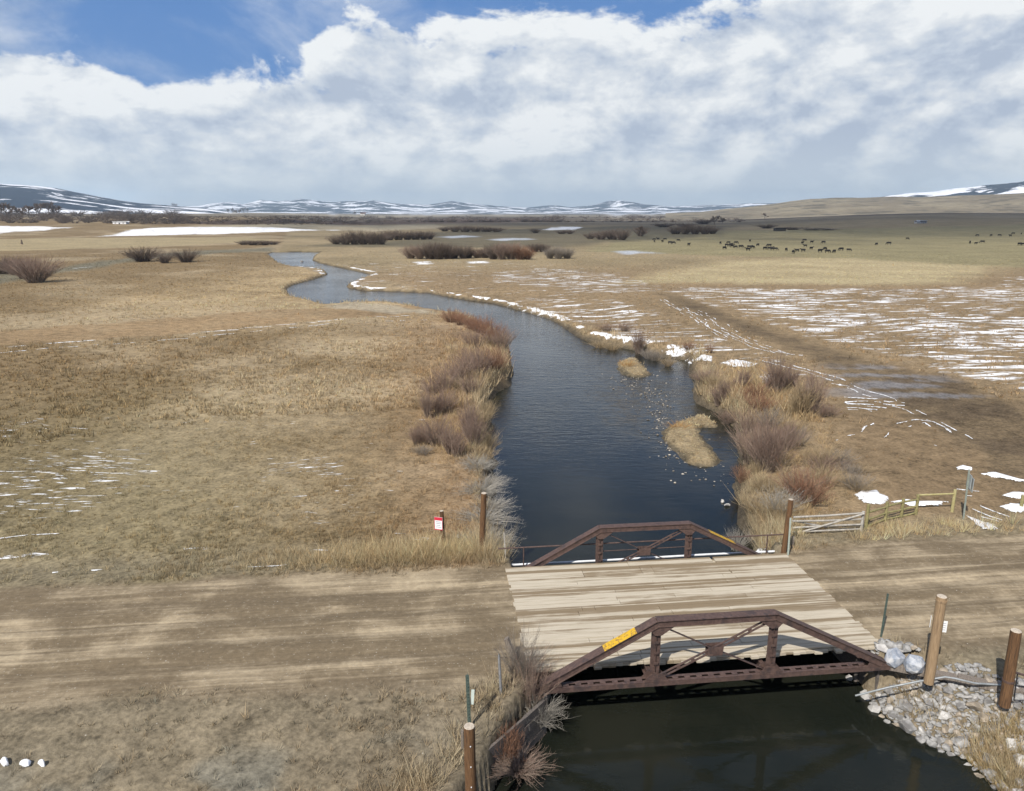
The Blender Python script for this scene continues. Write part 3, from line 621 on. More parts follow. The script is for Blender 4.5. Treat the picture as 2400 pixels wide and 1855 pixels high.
def truss(ly, zo, marker, handrail):
    A_, B_, C_, D_ = [Vector((q[0], ly, q[1] + zo)) for q in ((-6.22, 0.24), (-2.28, 2.44), (1.93, 2.44), (6.2, 0.24))]
    mb = MB()
    up = Vector((0, 0, 1))
    for a, b_ in ((A_, B_), (B_, C_), (C_, D_)):
        d = (b_ - a).normalized(); nrm = Vector((-d.z, 0, d.x))
        if nrm.z < 0: nrm = -nrm
        ex = d * 0.02
        for sy in (-1, 1):
            off = Vector((0, sy * 0.115, 0))
            mb.bar(a - ex + off, b_ + ex + off, 0.022, 0.20, nrm)                                            # channel web
            mb.bar(a - ex + off - nrm * 0.10 + Vector((0, sy * 0.03, 0)), b_ + ex + off - nrm * 0.10 + Vector((0, sy * 0.03, 0)), 0.075, 0.02, nrm)   # lower flange
        mb.bar(a - ex + nrm * 0.112, b_ + ex + nrm * 0.112, 0.36, 0.024, nrm)                                # cover plate
        for q in range(1, 7):                                                                                # rivet heads along the plate edges
            pass
    tr = mb.build('truss', M_STEEL, bridge); tr['label'] = 'brown steel truss, ' + ('nearer to the viewer' if ly < 0 else 'farther from the viewer')
    # bottom chord: two angles held by batten plates
    mb = MB()
    for sy in (-1, 1):
        mb.bar((-6.5, ly + sy * 0.16, 0.14 + zo), (6.4, ly + sy * 0.16, 0.14 + zo), 0.02, 0.17)
        mb.bar((-6.5, ly + sy * 0.115, 0.225 + zo), (6.4, ly + sy * 0.115, 0.225 + zo), 0.11, 0.018)
    mb.build('bottom_chord', M_STEEL, tr)
    for q in range(30):
        mb = MB(); x = -6.25 + q * 0.43; mb.box((x, ly, 0.243 + zo), (0.20, 0.16, 0.014)); mb.build('batten_plate', M_STEEL, tr)
    for x, top in ((-2.28, 2.40), (1.93, 2.40)):
        mb = MB()
        for sx in (-1, 1):
            mb.bar((x + sx * 0.085, ly, 0.15 + zo), (x + sx * 0.085, ly, top + zo), 0.018, 0.17, (1, 0, 0))
        mb.bar((x, ly, 0.15 + zo), (x, ly, top + zo), 0.012, 0.15, (0, 1, 0))
        for q in range(5): mb.box((x, ly - 0.09, 0.5 + zo + q * 0.4), (0.17, 0.012, 0.10))
        mb.build('vertical_post', M_STEEL, tr)
    # crossed braces of the middle panel
    mid = Vector((-0.17, ly, 1.26 + zo))
    ends = [Vector((-2.15, ly, 0.28 + zo)), Vector((1.83, ly, 2.3 + zo))]
    for a, b_ in ((ends[0], mid), (mid, ends[1])):
        mb = MB(); d = (b_ - a).normalized(); nrm = Vector((-d.z, 0, d.x))
        for sg in (-1, 1):
            for sy in (-1, 1): mb.bar(a + nrm * sg * 0.065 + Vector((0, sy * 0.02, 0)), b_ + nrm * sg * 0.065 + Vector((0, sy * 0.02, 0)), 0.03, 0.035, nrm)
        ln = (b_ - a).length
        for q in range(4): c = a + d * ln * (0.12 + 0.25 * q); mb.bar(c - d * 0.07, c + d * 0.07, 0.05, 0.15, nrm)
        mb.build('laced_brace', M_STEEL, tr)
    for a, b_ in ((Vector((-2.15, ly, 2.3 + zo)), mid), (mid, Vector((1.83, ly, 0.28 + zo)))):
        mb = MB(); mb.bar(a, b_, 0.02, 0.10, (0, 1, 0)); mb.bar(a + Vector((0, 0.03, 0)), b_ + Vector((0, 0.03, 0)), 0.06, 0.02, (0, 0, 1)); mb.build('diagonal_brace', M_STEEL, tr)
    def plate(pts, name='gusset_plate'):
        mb = MB()
        for yy in (-0.135, 0.135):
            vs = [(q[0], ly + yy - 0.006, q[1] + zo) for q in pts] + [(q[0], ly + yy + 0.006, q[1] + zo) for q in pts]; n_ = len(pts)
            mb.add(vs, [tuple(range(n_)), tuple(reversed(range(n_, 2 * n_)))] + [(i, (i + 1) % n_, n_ + (i + 1) % n_, n_ + i) for i in range(n_)])
        for (x, z) in [(sum(q[0] for q in pts) / len(pts) + dx_, sum(q[1] for q in pts) / len(pts) + dz_) for dx_ in (-.1, 0, .1) for dz_ in (-.08, .08)]:
            mb.box((x, ly - 0.146, z + zo), (0.022, 0.014, 0.022))
        mb.build(name, M_STEEL, tr)
    plate([(-0.43, 1.08), (0.09, 1.08), (0.11, 1.42), (-0.45, 1.42)])
    plate([(-2.62, 2.28), (-2.36, 2.0), (-2.12, 2.0), (-1.65, 2.34), (-2.2, 2.36)]); plate([(2.27, 2.28), (2.02, 2.0), (1.78, 2.0), (1.3, 2.34), (1.9, 2.36)])
    plate([(-2.75, 0.2), (-1.75, 0.2), (-2.05, 0.52), (-2.42, 0.52)]); plate([(1.45, 0.2), (2.4, 0.2), (2.12, 0.52), (1.7, 0.52)])
    plate([(-6.5, 0.2), (-5.5, 0.2), (-5.6, 0.42), (-6.1, 0.36)]); plate([(6.45, 0.2), (5.5, 0.2), (5.6, 0.42), (6.05, 0.36)])
    # yellow marker painted on an end post
    a, b_ = (A_, B_) if marker[0] < 0 else (C_, D_)
    d = (b_ - a).normalized(); nrm = Vector((-d.z, 0, d.x)); nrm = nrm if nrm.z > 0 else -nrm
    f = lambda x: a + (b_ - a) * ((x - a.x) / (b_.x - a.x))
    mb = MB(); mb.bar(f(marker[0]) + nrm * 0.127, f(marker[1]) + nrm * 0.127, 0.362, 0.006, nrm)
    mb.build('marker_stripe', M_YEL, tr)['label'] = 'worn yellow hazard stripe on the sloping end post'
    # gang of cross bracing at the panel points
    return tr
truss(-4.25, 0.0, (-4.05, -2.95), False)
truss(4.32, -0.42, (2.85, 4.1), True)

for q, x in enumerate((-6.0, -2.28, 1.93, 5.95)):                # floor beams hang from the panel points
    mb = MB(); mb.bar((x, -4.1, -0.02), (x, 4.15, -0.02), 0.02, 0.34); mb.bar((x, -4.1, 0.15), (x, 4.15, 0.15), 0.16, 0.02); mb.bar((x, -4.1, -0.19), (x, 4.15, -0.19), 0.16, 0.02)
    mb.build('floor_beam', M_STEEL, bridge)
for q in range(7):
    y = -3.1 + q * 1.07; mb = MB(); mb.bar((-6.4, y, 0.24), (6.6, y, 0.24), 0.10, 0.15); mb.build('stringer', M_STEEL, bridge)
# transverse planks, ragged at the near edge
x = -6.6; i = 0
while x < 6.55:
    wdt = rnd.uniform(0.24, 0.30); mb = MB(); n0 = -3.56 + rnd.uniform(-0.09, 0.06) + (0.12 if rnd.random() < .15 else 0)
    mb.bar((x + wdt / 2, n0, 0.362), (x + wdt / 2, 3.98 + rnd.uniform(-0.03, 0.05), 0.362), wdt - 0.012, 0.09, j=0.006)
    mb.build('cross_plank', M_DECK, bridge); x += wdt
# running boards laid lengthwise
y = -3.44; i = 0
while y < 3.95:
    far_ = y > 2.55
    wdt = 0.68 if far_ else rnd.uniform(0.26, 0.36)
    if y + wdt > 4.02: wdt = 4.0 - y
    if wdt < 0.1: break
    cuts = [-6.6 + rnd.uniform(-.07, .05)] + sorted(rnd.uniform(-4.5, 4.5) for _ in range(3 if far_ else 2)) + [6.58 + rnd.uniform(-.06, .08)]
    for a, b_ in zip(cuts, cuts[1:]):
        if b_ - a < 0.5: continue
        zt = 0.448 + rnd.uniform(0, 0.02) + (0.02 if far_ else 0)
        mb = MB(); mb.bar((a + 0.01, y + wdt / 2, zt), (b_ - 0.01, y + wdt / 2, zt), wdt - 0.016, 0.06, j=0.004); mb.build('running_board', M_DECK, bridge)
    y += wdt; i += 1
# pipe rails on the far side
mb = MB(); mb.tube([(-6.9, 4.5, 1.20), (0, 4.5, 1.21), (7.0, 4.5, 1.22)], 0.035, 8); hr = mb.build('hand_rail', M_STEEL, bridge)
for x in (-5.75, -2.28, 1.93, 5.85):
    mb = MB(); mb.tube([(x, 4.5, -0.2), (x, 4.5, 1.2)], 0.03, 8); mb.build('rail_post', M_STEEL, hr)
mb = MB(); mb.tube([(-6.6, 4.78, 0.22), (-2, 4.78, 0.21), (3, 4.78, 0.24), (6.7, 4.78, 0.22)], 0.05, 10); mb.build('pipe', simple_mat('white_pipe', (0.72, 0.74, 0.76), (0.6, 0.62, 0.64), 5, 0.5), bridge)['label'] = 'pale pipe slung along the far edge of the deck'
mb = MB(); mb.tube([(-2.28, 4.42, 0.86), (1.93, 4.42, 0.88)], 0.02, 6); mb.build('tie_rod', M_STEEL, bridge)

# abutments of stacked timbers
M_ABUT = simple_mat('dark_abutment_timber', (0.075, 0.066, 0.058), (0.15, 0.13, 0.115), 5, 0.9, 0.5, stretch=(0.8, 6, 6))
def plank_wall(name, label, pts, ztop, n_, th_, mat, cat='wall', thick=0.09):
    root = empty(name, (*pts[0], WATER - 0.4)); tag(root, label, cat)
    for q in range(n_):
        for a, b_ in zip(pts, pts[1:]):
            z0 = WATER - 0.4 + (ztop - WATER + 0.4) * (q + 0.5) / n_; hh = (ztop - WATER + 0.4) / n_ - 0.012
            mb = MB(); a3 = Vector((*a, z0)) - root.location; b3 = Vector((*b_, z0)) - root.location
            mb.bar(a3, b3, thick, hh, j=0.012); mb.build('plank', mat, root)
    for a, b_ in zip(pts, pts[1:]):
        for f in ((0.12, 0.5, 0.88) if name == 'abutment_wall' else ()):
            c = Vector(a) * (1 - f) + Vector(b_) * f; dd = (Vector(b_) - Vector(a)).normalized(); nn = Vector((dd.y, -dd.x)) * (thick / 2 + 0.09)
            c = c + nn; mb = MB(); mb.tube([Vector((c.x, c.y, WATER - 0.5)) - root.location, Vector((c.x, c.y, ztop - 0.12)) - root.location], 0.08, 8); mb.build('pile', mat, root)
    return root
w2 = lambda s, t_: tuple(st2w(s, t_)[:2])
plank_wall('abutment_wall', 'dark timber abutment under the left end of the bridge', [w2(3.52, 21.4), w2(3.52, 30.9)], 0.1, 6, 0.1, M_ABUT)
plank_wall('abutment_wall', 'dark timber abutment under the right end of the bridge', [w2(15.86, 30.9), w2(15.86, 21.9)], 0.1, 6, 0.1, M_ABUT)
plank_wall('wing_wall', 'weathered plank wing wall running from the bridge to the lower edge', [tuple(at(1062, 1828, 0.0) + np.array([-2.2, -2.4])), tuple(at(1062, 1828, 0.0)), w2(2.65, 20.5), w2(3.45, 21.35)], 0.02, 5, 0.1, M_ABUT)

# ------------------------------------------------------------------ posts, signs, fences
def zat(px, py, xy):
    d = px_dir(px, py); hl = math.hypot(d[0], d[1]); return CAMH + d[2] / hl * math.hypot(xy[0], xy[1])
def col_x(px, py, y):
    d = px_dir(px, py); return d[0] / d[1] * y

def round_post(name, label, base, top, rad, mat, cat='post', zb=None, cap=M_ENDGRAIN, group=None, taper=0.93, base_z=None):
    g_ = ground_at(*base) if zb is None else at(*base, zb); z0 = th(*g_) if zb is None else zb
    tx, tz = col_x(*top, g_[1]), zat(*top, g_)
    o_ = empty(name, (g_[0], g_[1], z0 - 0.15))
    tag(o_, label, cat, group)
    lean = Vector((min(max(tx - g_[0], -0.25), 0.25), 0, tz - z0 + 0.15))
    mb = MB(); n_ = 5; pts = [lean * (q / n_) + Vector((rnd.uniform(-.006, .006), rnd.uniform(-.006, .006), 0)) for q in range(n_ + 1)]
    mb.tube(pts, [rad * (1 - (1 - taper) * q / n_) for q in range(n_ + 1)], 14, cap=False); s_ = mb.build('shaft', mat, o_)
    mb = MB(); c = pts[-1]; mb.tube([c - Vector((0, 0, 0.012)), c + Vector((0, 0, 0.008))], [rad * taper, rad * taper * 0.9], 14); mb.build('sawn_top', cap, o_)
    return o_, lean
def t_post(name, label, base, top, mat, w_=0.05, zb=None, cat='post', lean_ok=True):
    g_ = ground_at(*base) if zb is None else at(*base, zb); z0 = th(*g_) if zb is None else zb
    o_ = empty(name, (g_[0], g_[1], z0 - 0.1)); tag(o_, label, cat)
    v = Vector((col_x(*top, g_[1]) - g_[0], 0, zat(*top, g_) - z0 + 0.1))
    mb = MB(); mb.bar((0, 0, 0), v, w_, w_ * 0.22, (0, 1, 0)); mb.bar(Vector((0, w_ * .4, 0)), v + Vector((0, w_ * .4, 0)), w_ * 0.2, w_ * 0.7, (0, 1, 0))
    for q in range(int(v.length / 0.12)): c = v * ((q + .5) * 0.12 / v.length); mb.box(c + Vector((0, -w_ * .2, 0)), (w_ * .35, w_ * .3, 0.02))
    mb.build('stake', mat, o_)
    return o_, v

# left side, near
pb, ln = round_post('fence_post', 'dark brown round post at the bottom edge beside the wing wall', (1104, 1880), (1100, 1702), 0.165, M_BROWNPOST, zb=0.05)
mb = MB(); mb.box(ln * 0.86 + Vector((-0.2, 0.05, -0.08)), (0.06, 0.16, 0.5)); mb.build('nailed_board', M_TIMBER, pb)
for q in (0.3, 0.55, 0.8):
    mb = MB(); mb.box(ln * q + Vector((0.03, -0.165, 0)), (0.03, 0.012, 0.03)); mb.build('nail_tag', M_WHITE, pb)
sp_, v = t_post('sign_post', 'green channel sign post with pale plate behind the bottom post', (1101, 1716), (1095, 1583), M_TPOST, 0.11, 0.12, 'sign post')
mb = MB(); mb.box(v * 0.62 + Vector((0.13, 0.05, 0)), (0.10, 0.02, 0.52), Matrix.Rotation(R(4), 3, 'Y')); mb.build('marker_plate', simple_mat('pale_green_plate', (0.55, 0.62, 0.57), (0.48, 0.55, 0.5), 5, 0.5), sp_)
o_ = empty('wooden_stake', (*at(1176, 1645, 0.1), -0.05)); tag(o_, 'grey pointed stake leaning beside the abutment willow', 'stake')
g_ = at(1176, 1645, 0.1); v = Vector((col_x(1169, 1532, g_[1]) - g_[0], 0, zat(1169, 1532, g_) + 0.05))
mb = MB(); mb.tube([(0, 0, 0), v * 0.5, v * 0.93, v], [0.05, 0.048, 0.04, 0.008], 8); mb.build('shaft', simple_mat('grey_stake', (0.13, 0.135, 0.14), (0.22, 0.22, 0.22), 6, .9, .3), o_)
ga = at(1216, 1550, 0.45); va = Vector((ga[0], ga[1], 0.2)); gb_ = ga + np.array([0, 0.1])
vb = Vector((col_x(1187, 1496, gb_[1]), gb_[1], zat(1187, 1496, gb_)))
mb = MB(); mb.bar(va, vb, 0.17, 0.17, j=0.02); o_ = mb.build('leaning_timber', M_TIMBER); tag(o_, 'short dark timber leaning out of the abutment willow', 'timber')

# left side, beyond the road
sg, ln = round_post('notice_post', 'short brown post carrying a red and white notice', (1040, 1287), (1035, 1198), 0.105, M_BROWNPOST, 'sign post')
sx = 0.34; mb = MB(); Mz = Matrix.Rotation(R(-14), 3, 'Z')
c = ln * 0.72 + Vector((-0.17, -0.13, 0.0)); mb.box(c, (0.42, 0.012, 0.66), Mz); sgn = mb.build('sign_panel', M_WHITE, sg)
mb = MB(); mb.box(c + Mz @ Vector((0.0, -0.009, 0.245)), (0.41, 0.006, 0.16), Mz); mb.build('red_header', M_RED, sgn)
mb = MB(); mb.box(c + Mz @ Vector((0, -0.009, -0.31)), (0.41, 0.006, 0.035), Mz); mb.box(c + Mz @ Vector((-0.197, -0.009, -0.07)), (0.02, 0.006, 0.45), Mz); mb.box(c + Mz @ Vector((0.197, -0.009, -0.07)), (0.02, 0.006, 0.45), Mz); mb.build('red_border', M_RED, sgn)
for q in range(4):
    mb = MB(); mb.box(c + Mz @ Vector((0.01 * (q % 2), -0.009, 0.09 - q * 0.09)), (0.26 - 0.04 * (q % 3), 0.005, 0.022), Mz); mb.build('print_line', M_INK, sgn)
round_post('fence_post', 'tall brown round post on the river bank left of the bridge', (1129, 1300), (1134, 1156), 0.145, M_BROWNPOST)
t_post('marker_stake', 'thin weathered stake at the far left corner of the bridge', (1186, 1316), (1181, 1249), M_GREYWOOD, 0.06, 0.3, 'stake')

# right side, beyond the road
round_post('fence_post', 'tall reddish brown post where the rail fence meets the bridge', (1836, 1295), (1854, 1172), 0.125, M_BROWNPOST)
t_post('sign_post', 'pale green metal stake beside the tall post at the far bridge corner', (1847, 1302), (1853, 1214), simple_mat('pale_green_stake', (0.28, 0.33, 0.29), (0.36, 0.40, 0.36), 8, .5), 0.08, None, 'stake')
t_post('fence_post', 'short dark stub post just right of the far bridge corner', (1857, 1285), (1859, 1258), M_TIMBER, 0.12, None)

def rail_fence(name, label, ends, zs, mat, posts, cat='fence', rad=0.045, diag=()):
    root = empty(name, (*ends[0], th(*ends[0]))); tag(root, label, cat); L = root.location
    for zz in zs:
        for a, b_ in zip(ends, ends[1:]):
            za, zb_ = th(*a) + zz + rnd.uniform(-.04, .04), th(*b_) + zz + rnd.uniform(-.04, .04)
            mb = MB(); mb.tube([Vector((*a, za)) - L, (Vector((*a, za)) + Vector((*b_, zb_))) / 2 - L + Vector((0, 0, rnd.uniform(-.03, .02))), Vector((*b_, zb_)) - L], [rad, rad * .95, rad * .85], 8); mb.build('rail', mat, root)
    for q, hgt in posts:
        mb = MB(); mb.tube([Vector((*q, th(*q) - 0.2)) - L, Vector((*q, th(*q) + hgt)) - L], [rad * 1.5, rad * 1.35], 9); mb.build('post', mat, root)
    for (a, z1, b_, z2) in diag:
        mb = MB(); mb.tube([Vector((*a, th(*a) + z1)) - L, Vector((*b_, th(*b_) + z2)) - L], rad * 0.9, 8); mb.build('brace_pole', mat, root)
    return root
gl, gr_ = ground_at(1856, 1254), ground_at(2018, 1246)
off = lambda p_, dy: np.array([p_[0], p_[1] + dy])
rail_fence('pole_gate', 'grey pole gate with crossed braces beside the tall bridge post', [gl, gr_], (0.12, 0.42, 0.72, 0.98), M_GREYWOOD, [(gr_, 1.1)], 'gate', 0.055, [(gl, 0.0, off(gr_, -.1), 1.0), (off(gl, .1), .75, off((gl + gr_) / 2, .1), .3)])
f1, f2, f3, f4, f5 = ground_at(2029, 1239), ground_at(2074, 1222), ground_at(2112, 1212), ground_at(2146, 1206), ground_at(2231, 1200)
rail_fence('rail_fence', 'mossy green-brown rail fence running back from the pole gate', [f1, f2, f3, f4], (0.08, 0.45, 0.85), M_MOSS, [(f1, 1.35), (f2, 1.1), (f3, 1.05), (f4, 1.15)], 'fence', 0.06)
rail_fence('rail_fence', 'single yellowish rail between two posts at the fence end', [off(f4, .12), f5], (1.1,), simple_mat('yellowed_rail', (0.30, 0.265, 0.12), (0.38, 0.34, 0.18), 8, .9, .3), [(f5, 1.3)], 'fence', 0.06)
sp2, v = t_post('sign_post', 'grey-green sign post with edge-on panels beyond the rail fence', (2258, 1218), (2272, 1100), simple_mat('grey_green_post', (0.20, 0.23, 0.20), (0.26, 0.29, 0.26), 8, .6), 0.09, None, 'sign post')
for q, (a, dxx) in enumerate(((0.78, 0.0), (0.72, 0.13))):
    mb = MB(); mb.box(v * a + Vector((0.06 + dxx, 0.0, 0)), (0.03, 0.55, 0.75), Matrix.Rotation(R(-12), 3, 'Z')); mb.build('sign_panel', M_GALV, sp2)
round_post('fence_post', 'small mossy fence post at the right edge above the road', (2394, 1190), (2398, 1160), 0.09, M_MOSS)

# right side, near
t_post('marker_post', 'dark green metal stake at the near right corner of the deck', (2064, 1497), (2081, 1393), M_TPOST, 0.075, 0.4, 'stake')
pp, ln = round_post('utility_pole', 'short tan peeled pole with white notices beside the rubble bank', (2178, 1592), (2208, 1398), 0.165, M_TANPOST, 'pole', 0.35, taper=0.97)
mb = MB(); mb.tube([ln * 0.945, ln * 0.965], [0.178, 0.178], 16); mb.build('collar', M_TANPOST, pp)
for (dx_, zz, w_, h_, rz_) in ((-0.2, 0.70, 0.10, 0.40, 62), (0.26, 0.64, 0.24, 0.42, -12)):
    mb = MB(); Mz = Matrix.Rotation(R(rz_), 3, 'Z'); c = ln * zz + Vector((dx_, 0.10, 0)); mb.box(c, (w_, 0.012, h_), Mz); sgn = mb.build('notice', M_WHITE, pp)
    for q in range(4):
        mb = MB(); mb.box(c + Mz @ Vector((0, -0.008, 0.12 - q * 0.08)), (w_ * 0.7, 0.004, 0.018), Mz); mb.build('print_line', M_INK, sgn)
dp_, ln = round_post('fence_post', 'thick dark brown post near the right edge above the rubble', (2356, 1645), (2382, 1477), 0.175, M_BROWNPOST, zb=0.25)
mb = MB(); mb.tube([ln * 0.33, ln * 0.36], [0.185, 0.185], 14); mb.build('clamp_ring', M_STEEL, dp_)
mb = MB(); mb.tube([ln * 0.45 + Vector((0.17, 0, 0)), ln * 0.40 + Vector((0.9, -0.1, -0.05)), ln * 0.38 + Vector((1.9, -0.2, -0.1))], 0.04, 8); mb.build('gate_pipe', M_STEEL, dp_)
mb = MB(); mb.tube([ln * 0.42 + Vector((0.3, 0.05, 0)), ln * 0.06 + Vector((0.32, 0.05, 0)), ln * 0.06 + Vector((1.2, 0.05, 0))], 0.022, 6); mb.build('wire_frame', simple_mat('dark_wire', (0.03, 0.035, 0.045), (0.05, 0.05, 0.06), 8, .5), dp_)

# ------------------------------------------------------------------ rocks
def rock_mesh(name, seed, n_=18, flat=0.75):
    rr_ = random.Random(seed); bm = bmesh.new()
    for q in range(n_):
        v = Vector((rr_.gauss(0, 1), rr_.gauss(0, 1), rr_.gauss(0, 1))).normalized() * rr_.uniform(0.82, 1.0)
        bm.verts.new((v.x * rr_.uniform(.85, 1.0) * 0.5, v.y * 0.42, v.z * 0.5 * flat))
    res = bmesh.ops.convex_hull(bm, input=bm.verts); bmesh.ops.delete(bm, geom=[v for v in bm.verts if not v.link_faces], context='VERTS')
    bmesh.ops.recalc_face_normals(bm, faces=bm.faces)
    me_ = bpy.data.meshes.new(name); bm.to_mesh(me_); bm.free(); return me_
ROCK = [rock_mesh('rock', 40 + q) for q in range(10)]
def put_rock(name, me_, mat, loc, size, parent=None, sq=1.0):
    o_ = bpy.data.objects.new(name, me_); COL.objects.link(o_)
    if parent is not None: o_.parent = parent; loc = Vector(loc) - parent.location
    o_.location = loc; o_.scale = (size, size * rnd.uniform(.8, 1.15), size * rnd.uniform(.75, 1.05) * sq); o_.rotation_euler = (rnd.uniform(-.5, .5), rnd.uniform(-.5, .5), rnd.uniform(0, 6.28))
    if not me_.materials: me_.materials.append(mat)
    o_.material_slots[0].link = 'OBJECT'; o_.material_slots[0].material = mat
    return o_
RIP = [at(*p, -0.4) for p in [(2012, 1618), (2030, 1575), (2075, 1555), (2130, 1570), (2200, 1600), (2290, 1612), (2345, 1640), (2420, 1645), (2500, 1800), (2470, 1870), (2345, 1850), (2300, 1812), (2226, 1758), (2181, 1748), (2107, 1703), (2039, 1645)]]
rp_ = np.array(RIP); lo, hi = rp_.min(0), rp_.max(0)
rb = empty('riprap_bank', (float(rp_[:, 0].mean()), float(rp_[:, 1].mean()), -0.6)); tag(rb, 'bank of broken grey and tan rubble at the lower right', 'rubble')
cand = rng.random((6000, 2)) * (hi - lo) + lo
cand = cand[sdf(cand[:, 0], cand[:, 1], RIP) < 0]
placed = []
for (x_, y_) in cand:
    if len(placed) >= 298: break
    sz = 0.34 + 0.42 * rnd.random() ** 2.0
    if any((x_ - a) ** 2 + (y_ - b_) ** 2 < (0.29 * (sz + c)) ** 2 for a, b_, c in placed): continue
    zz = th(x_, y_)
    if zz < WATER - 0.12 or (rnd.random() < .6 and sdf(np.array([x_]), np.array([y_]), RIPG)[0] < 0): continue
    placed.append((x_, y_, sz))
    put_rock('rock', rnd.choice(ROCK), rnd.choices(M_ROCKS, (5.5, 2.5, 2))[0], (x_, y_, max(zz, WATER - 0.1) + sz * 0.16), sz, rb)
def rock_field(name, pts, sizes, mat, parent=None, sq=0.8):
    Vs, Fs, o_ = [], [], 0
    protos = []
    for q in range(6):
        m_ = ROCK[q]; v = np.array([p_.co[:] for p_ in m_.vertices]); f = np.array([list(p_.vertices) for p_ in m_.polygons]); protos.append((v, f))
    for (x_, y_, z_), sz in zip(pts, sizes):
        v, f = protos[rnd.randrange(6)]; a = rnd.uniform(0, 6.28); ca_, sa_ = math.cos(a), math.sin(a)
        vv = np.c_[v[:, 0] * ca_ - v[:, 1] * sa_, v[:, 0] * sa_ + v[:, 1] * ca_, v[:, 2] * sq] * sz + np.array([x_, y_, z_])
        Vs.append(vv); Fs.append(f + o_); o_ += len(v)
    ob = bpy.data.objects.new(name, np_mesh(name, np.vstack(Vs), np.vstack(Fs), mat)); COL.objects.link(ob)
    if parent is not None: ob.location = -parent.location; ob.parent = parent
    ob['kind'] = 'stuff'; return ob
cc = rng.random((5200, 2)) * (hi - lo + 0.6) + lo - 0.3; cc = cc[sdf(cc[:, 0], cc[:, 1], RIP) < 0.2]
zz = terrain(cc[:, 0], cc[:, 1]); kk = zz > WATER + 0.03
rock_field('gravel', np.c_[cc[kk], zz[kk] + 0.02], 0.07 + 0.27 * rng.random(kk.sum()) ** 1.7, M_ROCKS[0], rb)
for q, (bx_, by_, s_, lab) in enumerate(((2096, 1540, 0.86, 'upright blue-grey boulder against the near right deck corner'), (2143, 1556, 0.8, 'blue-grey boulder between the deck corner and the tan pole'))):
    g_ = at(bx_, by_, 0.45); bo = put_rock('boulder', rock_mesh('boulder', 5 + q, 34, 0.95), M_BOULDER, (g_[0], g_[1], max(th(*g_) + 0.22, 0.42)), s_ * 1.15, None); tag(bo, lab, 'boulder')
g_ = at(1990, 1592, WATER); o_ = put_rock('foam_chunk', rock_mesh('chunk', 77, 16), M_ROCKS[2], (g_[0], g_[1], WATER + 0.08), 0.34); tag(o_, 'pale broken chunk standing in the water by the right abutment', 'rock')
a, b_ = at(2070, 1556, 0.15), at(2430, 1632, 0.15)
mb = MB(); mb.bar((*a, 0.12), (*((a + b_) / 2 + np.array([0, .05])), 0.16), 0.26, 0.22, j=.02); o_ = mb.build('timber_sill', M_TIMBER); tag(o_, 'long weathered timber lying behind the rubble from the truss end', 'timber')
mb = MB(); mb.bar((*((a + b_) / 2 + np.array([0.05, .06])), 0.16), (*b_, 0.17), 0.3, 0.24, j=.02); o_ = mb.build('timber_sill', M_TIMBER); tag(o_, 'weathered timber lying behind the thick dark post', 'timber')
mb = MB(); cp = []
for px_, py_, z_ in ((2005, 1631, -0.75), (2080, 1612, -0.15), (2150, 1598, 0.2), (2215, 1587, 0.40), (2240, 1591, 0.42), (2285, 1602, 0.36), (2345, 1606, 0.32)):
    q = at(px_, py_, z_); cp.append((q[0], q[1], z_))
mb.tube(cp, 0.034, 10); o_ = mb.build('metal_pipe', simple_mat('dull_pipe', (0.22, 0.24, 0.25), (0.30, 0.32, 0.33), 6, .5, 0, metallic=.3)); tag(o_, 'bent silver pipe lying across the rubble into the water', 'pipe')

# stones in the riffle
pts, sz = [], []
for (cx_, cy_, rx, ry, n_) in ((1530, 930, 60, 60, 120), (1500, 900, 60, 30, 60), (1600, 1060, 60, 50, 90), (1575, 1030, 25, 50, 60), (1545, 985, 30, 40, 50), (1660, 1110, 70, 30, 25), (1480, 885, 45, 12, 50)):
    for q in range(n_):
        p_ = at(cx_ + rnd.gauss(0, .5) * rx, cy_ + rnd.gauss(0, .5) * ry, WATER)
        pts.append((p_[0], p_[1], WATER + rnd.uniform(-0.03, 0.04))); sz.append(rnd.uniform(0.08, 0.30) * rnd.uniform(.6, 1.2))
o_ = rock_field('riffle_stones', pts, sz, simple_mat('wet_stone', (0.16, 0.135, 0.105), (0.42, 0.38, 0.32), 0.9, .6, .3, lo=.42, hi=.6), None, 0.6); tag(o_, 'small stones breaking the surface around the gravel islands')
for px_, py_, s_, lab in ((1693, 1177, 0.38, 'smaller pale stone in the river upstream of the far truss'), (1704, 1187, 0.5, 'larger pale stone in the river upstream of the far truss'), (708, 614, 1.6, 'dark lone rock in the far bend of the river')):
    p_ = at(px_, py_, WATER); o_ = put_rock('river_stone', ROCK[int(px_) % 10], M_ROCKS[2] if px_ > 1000 else M_ROCKS[0], (p_[0], p_[1], WATER + 0.04), s_); tag(o_, lab, 'rock')

# ------------------------------------------------------------------ bare willows and trees
def tri_tubes(P, rad):
    """P: n,k,3 polylines; rad: n,k radii -> three-sided tubes"""
    n_, k_, _ = P.shape; d = np.gradient(P, axis=1); d /= np.linalg.norm(d, axis=2, keepdims=True) + 1e-9
    ref = np.where(np.abs(d[..., 2:3]) < 0.9, np.array([0, 0, 1.0]), np.array([1.0, 0, 0])); a = np.cross(d, ref); a /= np.linalg.norm(a, axis=2, keepdims=True) + 1e-9; b_ = np.cross(d, a)
    V = np.stack([P + (a * math.cos(q) + b_ * math.sin(q)) * rad[..., None] for q in (0, 2.094, 4.189)], axis=2).reshape(-1, 3)
    base = (np.arange(n_)[:, None] * k_ + np.arange(k_ - 1)[None, :]) * 3; base = base.ravel(); F = []
    for q in range(3):
        r_ = (q + 1) % 3; F += [np.c_[base + q, base + r_, base + 3 + r_], np.c_[base + q, base + 3 + r_, base + 3 + q]]
    return V, np.vstack(F)
